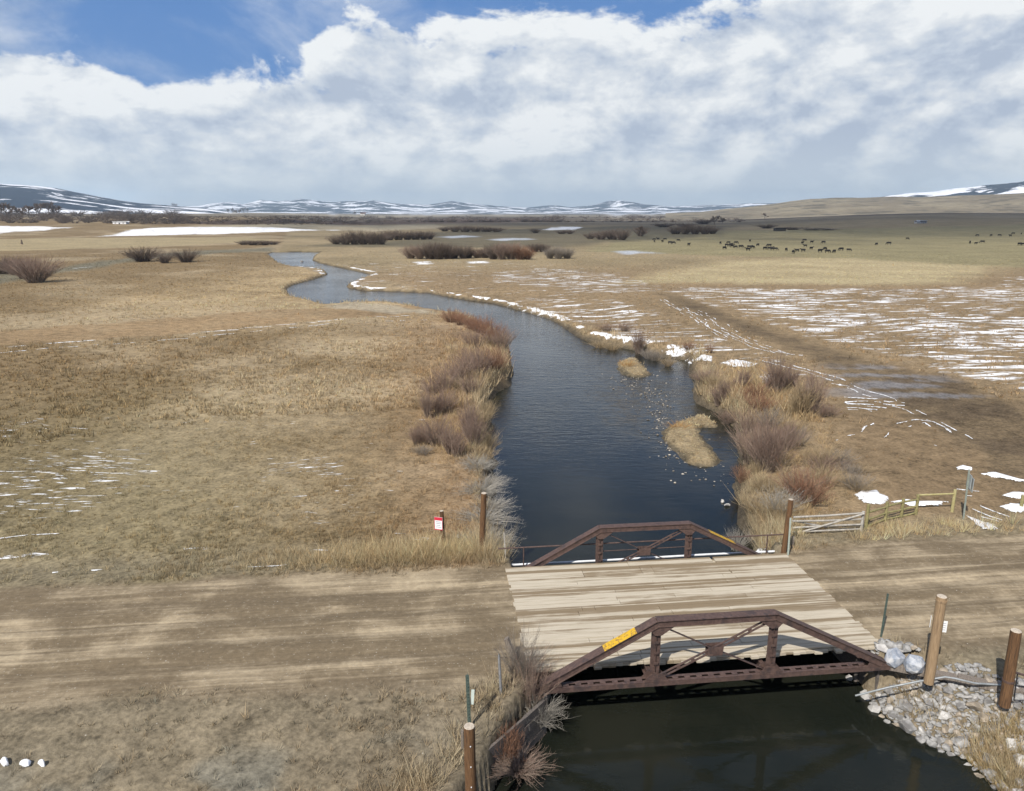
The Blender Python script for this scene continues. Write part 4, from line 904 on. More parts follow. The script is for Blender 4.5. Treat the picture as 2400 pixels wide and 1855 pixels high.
def bush_meshes(seed, stems=170, spread=0.5, upright=0.8, twigs=5, r0=0.009, arch=0.12):
    g_ = np.random.default_rng(seed); n_ = stems; k_ = 5
    ang = g_.uniform(0, 6.283, n_); ro = np.sqrt(g_.random(n_)) * 0.22 * spread; H_ = g_.uniform(0.55, 1.0, n_) * (1 - 0.3 * (ro / (.22 * spread)) ** 2 * g_.random(n_))
    lean = (ro / (.22 * spread)) * spread * g_.uniform(0.5, 1.1, n_); t_ = np.linspace(0, 1, k_)
    rad_ = ro[:, None] + lean[:, None] * (t_[None] ** 1.35) * (1 - upright * .3)
    dev = g_.normal(0, 0.035, (n_, k_)) * t_; a2 = ang[:, None] + g_.normal(0, 0.25, (n_, 1)) * t_[None]
    P = np.stack([np.cos(a2) * rad_ + dev, np.sin(a2) * rad_ + dev[::-1], H_[:, None] * (t_ - arch * t_ ** 3 * g_.random((n_, 1)))], -1)
    V, F = tri_tubes(P, r0 * (1 - 0.8 * t_)[None] * (.5 + 1.7 * g_.random((n_, 1)) ** 3))
    # twigs
    idx = np.repeat(np.arange(n_), twigs); u = g_.uniform(0.3, 0.97, len(idx)); fi = u * (k_ - 1); i0 = fi.astype(int); fr = (fi - i0)[:, None]
    B = P[idx, i0] * (1 - fr) + P[idx, np.minimum(i0 + 1, k_ - 1)] * fr
    dirs = P[idx, k_ - 1] - P[idx, k_ - 2]; dirs = dirs / (np.linalg.norm(dirs, axis=1, keepdims=True) + 1e-9) + g_.normal(0, 0.45, (len(idx), 3)); dirs[:, 2] = np.abs(dirs[:, 2]) + 0.25
    dirs /= np.linalg.norm(dirs, axis=1, keepdims=True); L = g_.uniform(0.1, 0.26, (len(idx), 1)); tt = np.linspace(0, 1, 3)
    Q = B[:, None, :] + dirs[:, None, :] * L[:, None, :] * tt[None, :, None]; Q[:, 2, 2] += 0.02
    V2, F2 = tri_tubes(Q, (r0 * 0.42 * (1 - 0.75 * tt))[None] * np.ones((len(idx), 1)))
    return V, F, V2, F2
def twig_mat(name, c1, c2): return simple_mat(name, c1, c2, 1.7, 0.85, 0, detail=4, spec=0.1)
WMAT = {'red': (twig_mat('red_willow_stem', (0.17, 0.105, 0.075), (0.23, 0.15, 0.10)), twig_mat('red_willow_twig', (0.24, 0.125, 0.078), (0.30, 0.17, 0.11))),
        'purple': (twig_mat('purple_willow_stem', (0.20, 0.155, 0.125), (0.28, 0.225, 0.18)), twig_mat('purple_willow_twig', (0.225, 0.155, 0.122), (0.29, 0.205, 0.16))),
        'grey': (twig_mat('grey_willow_stem', (0.20, 0.175, 0.15), (0.29, 0.26, 0.22)), twig_mat('grey_willow_twig', (0.21, 0.185, 0.155), (0.29, 0.25, 0.21))),
        'tan': (twig_mat('tan_brush_stem', (0.28, 0.21, 0.125), (0.36, 0.28, 0.175)), twig_mat('tan_brush_twig', (0.31, 0.24, 0.145), (0.38, 0.30, 0.19))),
        'dark': (twig_mat('dark_willow_stem', (0.10, 0.08, 0.066), (0.15, 0.12, 0.10)), twig_mat('dark_willow_twig', (0.125, 0.095, 0.075), (0.17, 0.13, 0.105))),
        'rust': (twig_mat('rust_sedge_stem', (0.36, 0.20, 0.075), (0.42, 0.26, 0.11)), twig_mat('rust_sedge_blade', (0.40, 0.23, 0.085), (0.46, 0.30, 0.14))),
        'ash': (twig_mat('ashen_brush_stem', (0.25, 0.235, 0.205), (0.34, 0.32, 0.28)), twig_mat('ashen_brush_twig', (0.26, 0.245, 0.215), (0.36, 0.335, 0.29)))}
BUSH = {}
def bush_proto(kind):
    if kind not in BUSH:
        prm = {'up': dict(stems=95, spread=0.5, upright=.9, r0=0.0085, twigs=6), 'wide': dict(stems=240, spread=1.0, upright=.3), 'dense': dict(stems=105, spread=0.85, upright=.7, twigs=8, r0=0.0068), 'mass': dict(stems=280, spread=0.9, upright=.5, twigs=5, r0=0.009), 'wisp': dict(stems=110, spread=0.95, upright=.3, twigs=6, r0=0.006), 'far': dict(stems=150, spread=0.9, upright=.5, twigs=4, r0=0.013), 'sprawl': dict(stems=260, spread=1.3, upright=0, arch=.6, r0=0.010)}[kind]
        BUSH[kind] = []
        for q in range(4 if kind != 'far' else 5):
            V, F, V2, F2 = bush_meshes(hash_(kind) + q, **prm); BUSH[kind].append((np_mesh('stems', V, F, WMAT['grey'][0]), np_mesh('twigs', V2, F2, WMAT['grey'][1])))
    return BUSH[kind]
def hash_(s): return sum(ord(c) * (i + 3) for i, c in enumerate(s))
def bush(xy, h_, w_, colour, kind='dense', name='willow_bush', label=None, group=None, z=None):
    m1, m2 = rnd.choice(bush_proto(kind)); zb = th(*xy) if z is None else z
    o_ = bpy.data.objects.new(name, m1); COL.objects.link(o_); o_.location = (xy[0], xy[1], max(zb, WATER) - 0.05)
    wid = {'up': 0.72, 'wide': 1.35, 'dense': 1.05, 'far': 1.2, 'wisp': 1.3, 'mass': 1.15, 'sprawl': 2.2}[kind]; s_ = w_ / wid * 1.3; h_ = h_ * (1.2 if kind in ('dense', 'up', 'wisp') else 1.0)
    o_.scale = (s_, s_ * rnd.uniform(.85, 1.1), h_); o_.rotation_euler = (0, 0, rnd.uniform(0, 6.28))
    tw = bpy.data.objects.new('twigs', m2); COL.objects.link(tw); tw.parent = o_
    for ob, mm in ((o_, WMAT[colour][0]), (tw, WMAT[colour][1])): ob.material_slots[0].link = 'OBJECT'; ob.material_slots[0].material = mm
    if label: tag(o_, label, 'bush', group)
    return o_
def px_h(px, py, hpx):
    """metres spanned by hpx photograph pixels upright at the ground point"""
    g_ = ground_at(px, py); return g_, max(0.3, zat(px, py - hpx, g_) - bh(*g_)), hpx / FPX * math.hypot(math.hypot(*g_), CAMH)
CW = {'red': 'reddish', 'purple': 'purplish brown', 'grey': 'grey', 'tan': 'straw-coloured', 'dark': 'dark brown', 'ash': 'pale ashen'}
def bush_row(lst, sc, ox, oy, where, group, name='willow_bush', kind='dense', word='willow bush', minh=0.0, fill=False):
    """lst: (x, y, height, width, colour[, kind]) in crop pixels; labelled in order of nearness"""
    out = []
    for it in lst:
        x_, y_, h_, w_, c = it[:5]; kd = it[5] if len(it) > 5 else kind
        px_, py_ = ox + x_ / sc, oy + y_ / sc; g_, hh, _ = px_h(px_, py_, h_ / sc); ww = w_ / sc / FPX * math.hypot(math.hypot(*g_), CAMH)
        out.append((math.hypot(*g_), g_, max(hh, minh), ww, c, kd))
    if fill:
        for (r_, g_, hh, ww, c, kd) in list(out):
            g2 = g_ + np.array([rnd.uniform(-.9, .9) * ww, rnd.uniform(-.7, 1.1) * ww])
            if river_sd(g2[:1], g2[1:])[0][0] > 0.3: out.append((math.hypot(*g2), g2, hh * rnd.uniform(.5, .85), ww * rnd.uniform(.7, 1.1), rnd.choice((c, c, 'tan', 'purple')), kd))
    out.sort(key=lambda q: q[0])
    for i, (r_, g_, hh, ww, c, kd) in enumerate(out):
        bush(g_, hh, ww, c, kd, name, f'{CW[c]} {word}, {ordinal(i + 1)} nearest {where}', group)

bush_row([(440, 270, 85, 110, 'red'), (500, 292, 80, 100, 'red'), (575, 325, 90, 110, 'red'), (640, 360, 110, 110, 'red'), (600, 470, 120, 150, 'purple'), (700, 440, 150, 130, 'red'), (775, 480, 150, 120, 'purple'), (560, 610, 150, 130, 'purple'), (480, 700, 150, 120, 'purple'), (640, 660, 190, 140, 'purple'), (740, 620, 150, 140, 'red'), (400, 760, 170, 130, 'purple'), (570, 790, 150, 110, 'purple'), (290, 930, 180, 80, 'purple', 'up'), (410, 890, 150, 150, 'purple'), (555, 1050, 230, 110, 'purple', 'up'), (600, 1115, 200, 130, 'purple'), (350, 1110, 190, 150, 'purple'), (440, 1165, 180, 110, 'purple', 'up'), (690, 850, 110, 90, 'tan'), (215, 1110, 120, 80, 'purple', 'up'), (255, 1170, 60, 90, 'grey'), (620, 960, 120, 140, 'tan'), (520, 760, 90, 120, 'tan'), (660, 1150, 90, 120, 'tan')],
         2.813, 900, 650, 'the bridge on the left river bank', 'willows on the left river bank', fill=True)
bush_row([(715, 690, 80, 120, 'purple'), (800, 790, 130, 90, 'purple', 'up'), (770, 730, 90, 100, 'tan'), (860, 870, 90, 100, 'purple'), (970, 730, 120, 80, 'purple', 'up'), (1030, 810, 110, 120, 'red'), (1060, 890, 110, 130, 'red'), (1185, 770, 240, 120, 'purple', 'up'), (1270, 740, 140, 100, 'purple', 'up'), (1400, 910, 280, 150, 'purple', 'up'), (1470, 920, 100, 90, 'purple'), (1000, 1010, 150, 140, 'purple'), (1130, 1010, 150, 130, 'grey'), (1010, 1190, 250, 160, 'purple'), (1120, 1280, 330, 220, 'purple'), (1250, 1140, 170, 140, 'purple'), (1320, 1110, 120, 110, 'grey'), (960, 1270, 110, 80, 'red'), (1370, 1500, 220, 210, 'red'), (1300, 1420, 140, 150, 'tan'), (1600, 1230, 90, 130, 'grey'), (1650, 1290, 70, 100, 'grey'), (1700, 1400, 120, 120, 'grey'), (1190, 1560, 150, 190, 'ash'), (1050, 1500, 130, 160, 'tan'), (930, 1640, 130, 110, 'ash'), (1500, 1370, 120, 160, 'tan'), (1480, 1250, 130, 170, 'tan'), (1100, 1400, 100, 150, 'tan')],
         2.813, 1400, 650, 'the bridge on the right river bank', 'willows on the right river bank', fill=True)
bush_row([(60, 340, 50, 90, 'purple'), (180, 345, 60, 80, 'purple'), (275, 440, 150, 90, 'purple', 'up'), (380, 480, 60, 90, 'grey'), (340, 470, 60, 100, 'grey'), (470, 510, 60, 80, 'tan'), (740, 500, 60, 50, 'red'), (600, 470, 50, 70, 'red'), (20, 400, 45, 110, 'tan'), (100, 415, 45, 100, 'tan')],
         2.813, 1400, 650, 'along the snowy outer bank', 'low willows on the snowy bank')
bush_row([(915, 583, 105, 150, 'dark'), (1055, 593, 75, 85, 'dark'), (1190, 587, 95, 110, 'dark'), (30, 660, 125, 140, 'dark'), (110, 665, 125, 140, 'purple'), (160, 690, 140, 130, 'purple'), (230, 718, 190, 165, 'purple')], 2.73, 0, 400, 'in the far left meadow', 'round willows in the left meadow', kind='wide')
bush_row([(1560, 475, 30, 70, 'dark'), (1620, 477, 36, 80, 'dark'), (1690, 477, 34, 80, 'dark'), (1750, 474, 26, 60, 'dark')], 2.73, 0, 400, 'in the low row by the far snow strip', 'low willows by the far snow strip', kind='far')
bush_row([(x_, y_, h_, w_, c) for x_, y_, h_, w_, c in ((880, 380, 85, 75, 'purple'), (930, 382, 85, 80, 'purple'), (990, 384, 108, 90, 'dark'), (1040, 384, 112, 90, 'dark'), (1095, 382, 95, 80, 'dark'), (1130, 378, 75, 60, 'dark'), (1180, 380, 85, 70, 'dark'), (1212, 378, 75, 60, 'dark'), (1262, 376, 58, 70, 'purple'), (1305, 376, 62, 70, 'dark'), (1350, 384, 98, 80, 'dark'), (1400, 385, 106, 80, 'purple'), (1450, 384, 106, 80, 'purple'), (1500, 385, 92, 80, 'red'), (1542, 385, 72, 70, 'red'), (1585, 342, 55, 60, 'dark'), (1635, 342, 50, 60, 'dark'), (1672, 380, 72, 60, 'grey'), (1720, 382, 82, 60, 'grey'), (1770, 380, 66, 60, 'grey'))],
         2.427, 600, 450, 'in the thicket past the river bend', 'willow thicket past the river bend', kind='mass')
bush_row([(x_, y_, h_, w_, c) for x_, y_, h_, w_, c in ((455, 298, 55, 70, 'dark'), (510, 300, 72, 80, 'dark'), (560, 300, 92, 80, 'dark'), (610, 300, 86, 80, 'dark'), (660, 300, 82, 80, 'dark'), (710, 300, 86, 80, 'dark'), (760, 275, 66, 80, 'dark'), (810, 274, 62, 80, 'dark'), (860, 273, 56, 80, 'dark'), (910, 272, 58, 80, 'dark'), (955, 272, 56, 70, 'dark'), (990, 270, 52, 50, 'dark'), (1075, 225, 32, 60, 'dark'), (1130, 228, 38, 70, 'dark'), (1190, 228, 42, 80, 'dark'), (1250, 228, 36, 80, 'dark'), (1310, 228, 32, 80, 'dark'), (1370, 228, 30, 70, 'dark'), (1590, 235, 32, 50, 'dark'), (1740, 240, 26, 60, 'dark'), (1785, 240, 26, 50, 'dark'), (1900, 268, 42, 60, 'dark'), (1960, 272, 52, 70, 'dark'), (2020, 270, 62, 80, 'dark'), (2080, 275, 78, 70, 'dark'))],
         2.427, 600, 450, 'among the distant dark clumps', 'distant dark willow clumps', kind='far')
bush_row([(20, 352, 50, 70, 'dark'), (80, 354, 55, 70, 'dark'), (130, 356, 35, 50, 'grey'), (220, 336, 60, 55, 'dark'), (400, 325, 50, 70, 'dark'), (450, 326, 55, 70, 'dark'), (500, 326, 55, 70, 'dark'), (550, 326, 55, 70, 'dark'), (590, 324, 45, 50, 'dark'), (450, 292, 28, 80, 'dark'), (340, 290, 24, 80, 'dark'), (540, 275, 28, 80, 'dark'), (870, 296, 24, 80, 'dark'), (1000, 304, 18, 80, 'dark'), (1100, 306, 16, 90, 'grey'), (1180, 306, 14, 80, 'grey')], 2.184, 1400, 400, 'along the cattle pasture edge', 'willows at the pasture edge', kind='far')
# brush at the near left abutment
for (px_, py_, h_, w_, c, kd, lab) in ((1243, 1630, 1.75, 1.1, 'purple', 'dense', 'tall reddish willow growing over the near left end of the truss'), (1220, 1606, 1.9, 1.1, 'grey', 'dense', 'red-tipped willow behind the near left truss end'), (1190, 1722, 1.7, 0.9, 'red', 'up', 'reddish willow clump in front of the wing wall'), (1262, 1640, 1.4, 1.6, 'ash', 'sprawl', 'pale tangled brush hanging at the truss end over the water'), (1215, 1750, 0.8, 1.6, 'purple', 'sprawl', 'low tangled brush drooping to the water at the wing wall')):
    g_ = at(px_, py_, 0.0); bush(g_, h_, w_, c, kd, 'willow_bush', lab, None, z=min(0.1, th(*g_)) if kd != 'sprawl' else -0.9)
for i, (px_, py_, h_, w_) in enumerate(((1140, 1290, 0.9, 2.2), (1158, 1250, 0.9, 2.0), (1135, 1215, 0.8, 2.2), (1150, 1180, 0.9, 2.0), (1128, 1150, 0.7, 2.2), (1140, 1120, 0.9, 2.4), (1120, 1095, 0.8, 2.2))):
    bush(ground_at(px_, py_), h_, w_, 'ash', 'sprawl', 'dead_brush', f'pale dead brush, {ordinal(i + 1)} from the bridge along the left water edge', 'dead brush on the left water edge')

for px_, py_, h_, w_, lab in ((1470, 862, 0.95, 1.5, 'rust-orange sedge clump on the smaller gravel island'), (1590, 1006, 0.6, 1.6, 'rust-orange sedge clump on the larger curved island')):
    g_ = at(px_, py_, WATER + .2); bush(g_, h_, w_, 'rust', 'wisp', 'sedge_clump', lab, None, z=WATER + 0.2)
# far trees
def tree_meshes(seed):
    g_ = np.random.default_rng(seed); segs = []
    def grow(p_, d, L, r_, lv):
        q1 = p_ + d * L * .5 + g_.normal(0, .03 * L, 3); q2 = p_ + d * L + g_.normal(0, .05 * L, 3)
        segs.append((lv, p_, q1, q2, r_))
        if lv >= 4: return
        for _ in range(4 if lv else 6):
            dd = d + g_.normal(0, 0.48, 3); dd[2] = abs(dd[2]) * .8 + .15; dd /= np.linalg.norm(dd)
            s0 = q2 if g_.random() < .6 else q1; grow(s0, dd, L * g_.uniform(.55, .8), r_ * .6, lv + 1)
    grow(np.zeros(3), np.array([0, 0, 1.0]), 0.3, 0.026, 0); zmax = max(s_[3][2] for s_ in segs)
    out = []
    for pick in (lambda l: l <= 1, lambda l: l > 1):
        ss = [s_ for s_ in segs if pick(s_[0])]; P = np.array([[s_[1], s_[2], s_[3]] for s_ in ss]) / zmax; r_ = np.array([[s_[4], s_[4] * .8, s_[4] * .55] for s_ in ss]) / zmax
        r_ = np.maximum(r_, 0.011); out.append(tri_tubes(P, r_))
    return out
TREES = []
for q in range(4):
    (V, F), (V2, F2) = tree_meshes(300 + q); TREES.append((np_mesh('trunk', V, F, WMAT['dark'][0]), np_mesh('crown', V2, F2, WMAT['dark'][1])))
def tree(px_, py_, hpx, label, group, wide=1.0):
    g_, hh, _ = px_h(px_, py_, hpx); m1, m2 = rnd.choice(TREES); o_ = empty('bare_tree', (g_[0], g_[1], bh(*g_) - 0.1), rnd.uniform(0, 6.28)); o_.scale = (hh * wide, hh * wide, hh)
    for nm, m_, mm in (('trunk', m1, WMAT['dark'][0]), ('crown', m2, WMAT['dark'][1])):
        c = bpy.data.objects.new(nm, m_); COL.objects.link(c); c.parent = o_
    tag(o_, label, 'tree', group)
lst = [(4 + q * 13.5 + rnd.uniform(-4, 4), 508 + rnd.uniform(-3, 4), rnd.uniform(26, 38)) for q in range(11)] + [(205 + q * 14 + rnd.uniform(-5, 5), 494 + rnd.uniform(-2, 3), rnd.uniform(13, 19)) for q in range(16)] + [(535 + q * 9, 500 + rnd.uniform(-1, 2), rnd.uniform(10, 15)) for q in range(6)]
lst.sort()
for i, (a, b_, c) in enumerate(lst): tree(a, b_, c, f'bare cottonwood, {ordinal(i + 1)} from the left on the far left skyline', 'cottonwoods on the far left', rnd.uniform(.8, 1.2))
for px_, py_, h_, lab in ((1792, 513, 14, 'lone round bare tree at the foot of the grass hill'), (1675, 527, 22, 'taller bare tree above the dark willows left of the cattle'), (1693, 524, 17, 'shorter bare tree above the dark willows left of the cattle'), (1501, 555, 26, 'lone rounded bare tree left of the cattle herd'), (832, 505, 9, 'dark tree beside the far red-roofed house')): tree(px_, py_, h_, lab, None, 1.3)
M_FIR = simple_mat('dark_conifer', (0.015, 0.022, 0.014), (0.03, 0.04, 0.025), 3, .9)
for px_, py_, h_, lab in ((130, 489, 16, 'dark conifer above the left cottonwoods'), (191, 490, 13, 'dark conifer right of the pale farmhouse roof')):
    g_, hh, _ = px_h(px_, py_, h_); o_ = empty('conifer', (*g_, bh(*g_) - .2)); tag(o_, lab, 'tree')
    mb = MB(); mb.tube([(0, 0, 0), (0, 0, hh * .98)], [hh * .02, hh * .004], 6); mb.build('trunk', WMAT['dark'][0], o_)
    mb = MB()
    for q in range(230):
        f = rnd.random() ** .8; z_ = hh * (.1 + .88 * f); rad_ = hh * .2 * (1 - f) + .1; a = rnd.uniform(0, 6.28); v = Vector((math.cos(a), math.sin(a), -.25)); p0 = Vector((0, 0, z_)); p1 = p0 + v * rad_ * rnd.uniform(.7, 1.1); sdv = Vector((-math.sin(a), math.cos(a), 0)) * rad_ * .22
        mb.add([p0, p1 + sdv, p1 - sdv, p1 * .6 + p0 * .4 + Vector((0, 0, rad_ * .15))], [(0, 1, 3), (0, 3, 2), (1, 2, 3)])
    mb.build('crown', M_FIR, o_)

# distant brush that reads as one mass
V_, F_, o0 = [], [], 0; far_m = bush_meshes(991, 26, 1.0, .4, 3, 0.03)
fv = np.vstack([far_m[0], far_m[2]]); ff = np.vstack([far_m[1], far_m[3] + len(far_m[0])])
for q in range(900):
    if q < 450: px_, py_, h_ = rnd.uniform(330, 1320), rnd.uniform(510, 527), rnd.uniform(4, 8)
    elif q < 750: px_, py_, h_ = rnd.uniform(-60, 440), rnd.uniform(496, 524), rnd.uniform(5, 13)
    else: px_, py_, h_ = rnd.uniform(1250, 1750), rnd.uniform(508, 524), rnd.uniform(3, 6)
    if px_ > 900: py_ = min(py_, 521)
    g_ = ground_at(px_, py_); s_ = h_ / FPX * math.hypot(*g_); a = rnd.uniform(0, 6.28); ca_, sa_ = math.cos(a), math.sin(a)
    vv = np.c_[(fv[:, 0] * ca_ - fv[:, 1] * sa_) * 1.8, (fv[:, 0] * sa_ + fv[:, 1] * ca_) * 1.8, fv[:, 2]] * s_ + np.array([g_[0], g_[1], bh(*g_)]); V_.append(vv); F_.append(ff + o0); o0 += len(fv)
o_ = bpy.data.objects.new('distant_brush', np_mesh('distant_brush', np.vstack(V_), np.vstack(F_), WMAT['dark'][0])); COL.objects.link(o_); tag(o_, 'band of brown brush across the far valley floor', kind='stuff')

# ------------------------------------------------------------------ far farm buildings
def house(px_, py_, wpx, hpx, rz, wallc, roofc, label, name='farmhouse', roof_frac=.45):
    g_ = ground_at(px_, py_); r_ = math.hypot(*g_); W_ = wpx / FPX * r_; H_ = hpx / FPX * r_; D_ = W_ * .6; o_ = empty(name, (*g_, bh(*g_) - .2), rz); tag(o_, label, 'building'); hw = H_ * (1 - roof_frac)
    mw = simple_mat('wall_paint', wallc, tuple(c * .9 for c in wallc), 1, .8); mr = simple_mat('roofing', roofc, tuple(c * .85 for c in roofc), 1, .7)
    mb = MB(); mb.box((0, 0, hw / 2), (W_, D_, hw)); mb.add([(sx * W_ / 2, -D_ / 2, hw) for sx in (-1, 1)] + [(sx * W_ / 2, D_ / 2, hw) for sx in (-1, 1)] + [(sx * W_ / 2, 0, H_) for sx in (-1, 1)], [(0, 4, 2), (1, 3, 5)]); mb.build('wall', mw, o_)
    mb = MB()
    for sy in (-1, 1): mb.bar((-W_ * .54, sy * D_ * .28, hw + (H_ - hw) * .47), (W_ * .54, sy * D_ * .28, hw + (H_ - hw) * .47), math.hypot(D_ * .56, H_ - hw) * 1.05, .25, (0, -sy * (H_ - hw), D_ / 2))
    mb.build('roof', mr, o_)
    md = simple_mat('dark_opening', (.02, .022, .025), (.03, .03, .035), 2, .4)
    for q in (-.3, .3): mb = MB(); mb.box((q * W_, -D_ / 2 - .03, hw * .55), (W_ * .12, .08, hw * .35)); mb.build('window', md, o_)
    mb = MB(); mb.box((0, -D_ / 2 - .03, hw * .36), (W_ * .1, .1, hw * .7)); mb.build('door', md, o_)
    return o_
house(158, 491, 18, 8, .3, (.35, .32, .27), (.45, .42, .36), 'pale-roofed farmhouse among the far left cottonwoods')
house(284, 525, 26, 5, .05, (.75, .76, .78), (.78, .79, .8), 'long low white shed beyond the left snowfield', 'shed', .3)
house(551, 501, 9, 5, .2, (.6, .6, .58), (.3, .28, .27), 'small white house below the far tree clump')
house(851, 505, 11, 6, -.2, (.55, .52, .47), (.22, .08, .06), 'red-roofed white house alone on the far plain')
house(715, 499, 14, 4, .1, (.3, .26, .22), (.25, .2, .17), 'low brown barn on the far plain', 'barn')
house(1827, 542, 22, 7, .1, (.04, .035, .03), (.05, .045, .04), 'dark open shed at the edge of the cattle pasture', 'shed', .3)
house(2160, 524, 16, 6, .3, (.2, .22, .26), (.4, .45, .52), 'blue-grey barn below the right-hand hill', 'barn')
house(2148, 524, 8, 5, -.2, (.5, .5, .5), (.3, .3, .32), 'small pale shed left of the blue-grey barn', 'shed')

# ------------------------------------------------------------------ cattle
def cow_mesh(graze):
    mb = MB()
    body = [(-1.0, 0, 1.12, .10, .14), (-.95, 0, 1.08, .25, .30), (-.7, 0, 1.03, .31, .37), (-.3, 0, .98, .34, .40), (.1, 0, .96, .34, .41), (.45, 0, 1.0, .30, .40), (.68, 0, 1.06, .22, .33)]
    if graze: body += [(.92, 0, .92, .15, .22), (1.12, 0, .62, .12, .17), (1.2, 0, .40, .12, .15), (1.28, 0, .2, .09, .11), (1.32, 0, .08, .06, .07)]
    else: body += [(.9, 0, 1.2, .15, .22), (1.1, 0, 1.36, .13, .17), (1.24, 0, 1.38, .12, .14), (1.42, 0, 1.28, .09, .11), (1.54, 0, 1.22, .06, .07)]
    n_ = 10; vs = []; cen = [Vector(b_[:3]) for b_ in body]
    for i, b_ in enumerate(body):
        d = (cen[min(i + 1, len(cen) - 1)] - cen[max(i - 1, 0)]).normalized(); u = Vector((-d.z, 0, d.x))
        for q in range(n_): a = 6.283 * q / n_; vs.append(cen[i] + Vector((0, 1, 0)) * math.cos(a) * b_[3] + u * math.sin(a) * b_[4])
    fs = [(i * n_ + q, i * n_ + (q + 1) % n_, (i + 1) * n_ + (q + 1) % n_, (i + 1) * n_ + q) for i in range(len(body) - 1) for q in range(n_)] + [tuple(reversed(range(n_))), tuple(range((len(body) - 1) * n_, len(body) * n_))]
    mb.add(vs, fs, True)
    for sy in (-1, 1):
        mb.tube([(.5, sy * .17, .85), (.52, sy * .18, .48), (.5, sy * .18, .42), (.51, sy * .18, .06), (.54, sy * .18, 0)], [.13, .085, .075, .05, .065], 7)
        mb.tube([(-.72, sy * .18, .95), (-.62, sy * .19, .62), (-.82, sy * .19, .44), (-.78, sy * .19, .06), (-.74, sy * .19, 0)], [.2, .12, .075, .05, .065], 7)
        e0 = Vector((1.17, sy * .1, .5)) if graze else Vector((1.2, sy * .1, 1.46)); mb.tube([e0, e0 + Vector((-.03, sy * .17, .02))], [.05, .02], 5)
    mb.tube([(-1.02, 0, 1.18), (-1.1, 0, .9), (-1.08, 0, .45)], [.035, .025, .04], 5)
    return mb.mesh('cow', M_COW)
COWS = [cow_mesh(True), cow_mesh(False)]
cows = [(290, 352), (310, 350), (292, 362), (346, 351), (333, 363), (372, 370), (388, 371), (414, 357), (468, 380), (630, 372), (671, 369), (710, 370), (650, 398), (663, 384), (684, 382), (690, 388), (708, 392), (735, 392), (781, 360), (778, 393), (795, 394), (770, 406), (821, 381), (858, 400), (878, 386), (885, 402), (893, 403), (911, 403), (967, 407), (1003, 420), (1021, 411), (1050, 371), (1060, 357), (1063, 386), (1052, 411), (1095, 400), (1098, 366), (1157, 368), (1141, 414), (1165, 402), (1178, 417), (1211, 417), (1247, 405), (1287, 408), (1428, 377), (1491, 374), (1587, 348), (1907, 369), (1938, 373), (1970, 366), (1945, 331), (2015, 331), (2058, 331), (2113, 333), (2128, 321), (2160, 378), (2178, 378), (2170, 322)]
for i, (x_, y_) in enumerate(sorted(cows)):
    g_ = ground_at(1400 + x_ / 2.184, 400 + (y_ + 6) / 2.184); o_ = bpy.data.objects.new('cow', COWS[0 if rnd.random() < .65 else 1]); COL.objects.link(o_)
    o_.location = (*g_, th(*g_)); o_.rotation_euler = (0, 0, rnd.choice((0, math.pi)) + rnd.gauss(0, .6)); s_ = rnd.uniform(.85, 1.08); o_.scale = (s_, s_, s_)
    tag(o_, f'black cow, {ordinal(i + 1)} from the left on the far pasture', 'cow', 'black cattle on the far pasture')
g_ = ground_at(51, 573); mb = MB(); mb.tube([(0, 0, 0), (.1, 0, 1.2), (0, .1, 2.4)], [.6, .4, .25], 7); o_ = mb.build('tree_stump', WMAT['dark'][0]); o_.location = (*g_, th(*g_) - .1); tag(o_, 'small dark stump standing alone in the far left meadow', 'stump')

# ------------------------------------------------------------------ snow lying in patches
NP = 200
def snow_patch(poly_px, label, hgt=0.10, res=16):
    P = np.array([ground_at(*p_) for p_ in poly_px]); c = P.mean(0); vs, fs = [], []; ang = np.linspace(0, 2 * math.pi, NP, endpoint=False)
    # resample outline with a ragged edge
    seg = np.vstack([P, P[:1]]); L = np.r_[0, np.cumsum(np.hypot(*np.diff(seg, axis=0).T))]; t_ = np.linspace(0, L[-1], NP + 1)[:-1]; ox_ = np.interp(t_, L, seg[:, 0]); oy_ = np.interp(t_, L, seg[:, 1])
    jag = 1 + 0.34 * (fbm(ox_ * 1.3 + 3, oy_ * 2.6, 5) - .5) * 2
    ox_ = c[0] + (ox_ - c[0]) * jag; oy_ = c[1] + (oy_ - c[1]) * jag; lv = (1.0, .93, .8, .5, .2)
    for i, f in enumerate(lv):
        X = c[0] + (ox_ - c[0]) * f; Y = c[1] + (oy_ - c[1]) * f; Z = terrain(X, Y) + (-.03, .035, .07, .1, .1)[i] * hgt / .1 + (fbm(X * 2, Y * 2, 3) - .5) * .05 * (i > 0); vs += list(zip(X, Y, Z))
    for i in range(len(lv) - 1):
        for q in range(NP): fs.append((i * NP + q, i * NP + (q + 1) % NP, (i + 1) * NP + (q + 1) % NP, (i + 1) * NP + q))
    vs.append((c[0], c[1], th(*c) + hgt)); fs += [((len(lv) - 1) * NP + q, (len(lv) - 1) * NP + (q + 1) % NP, len(vs) - 1) for q in range(NP)]
    mb = MB(); mb.add(vs, fs, True); o_ = mb.build('snow_patch', M_SNOW); tag(o_, label, 'snow'); add_attr(o_.data, 'edge', np.r_[np.repeat([0.0, .45, .75, 1.2, 1.5], NP), 1.5] + (0.15 if 'lump' in label else 0))
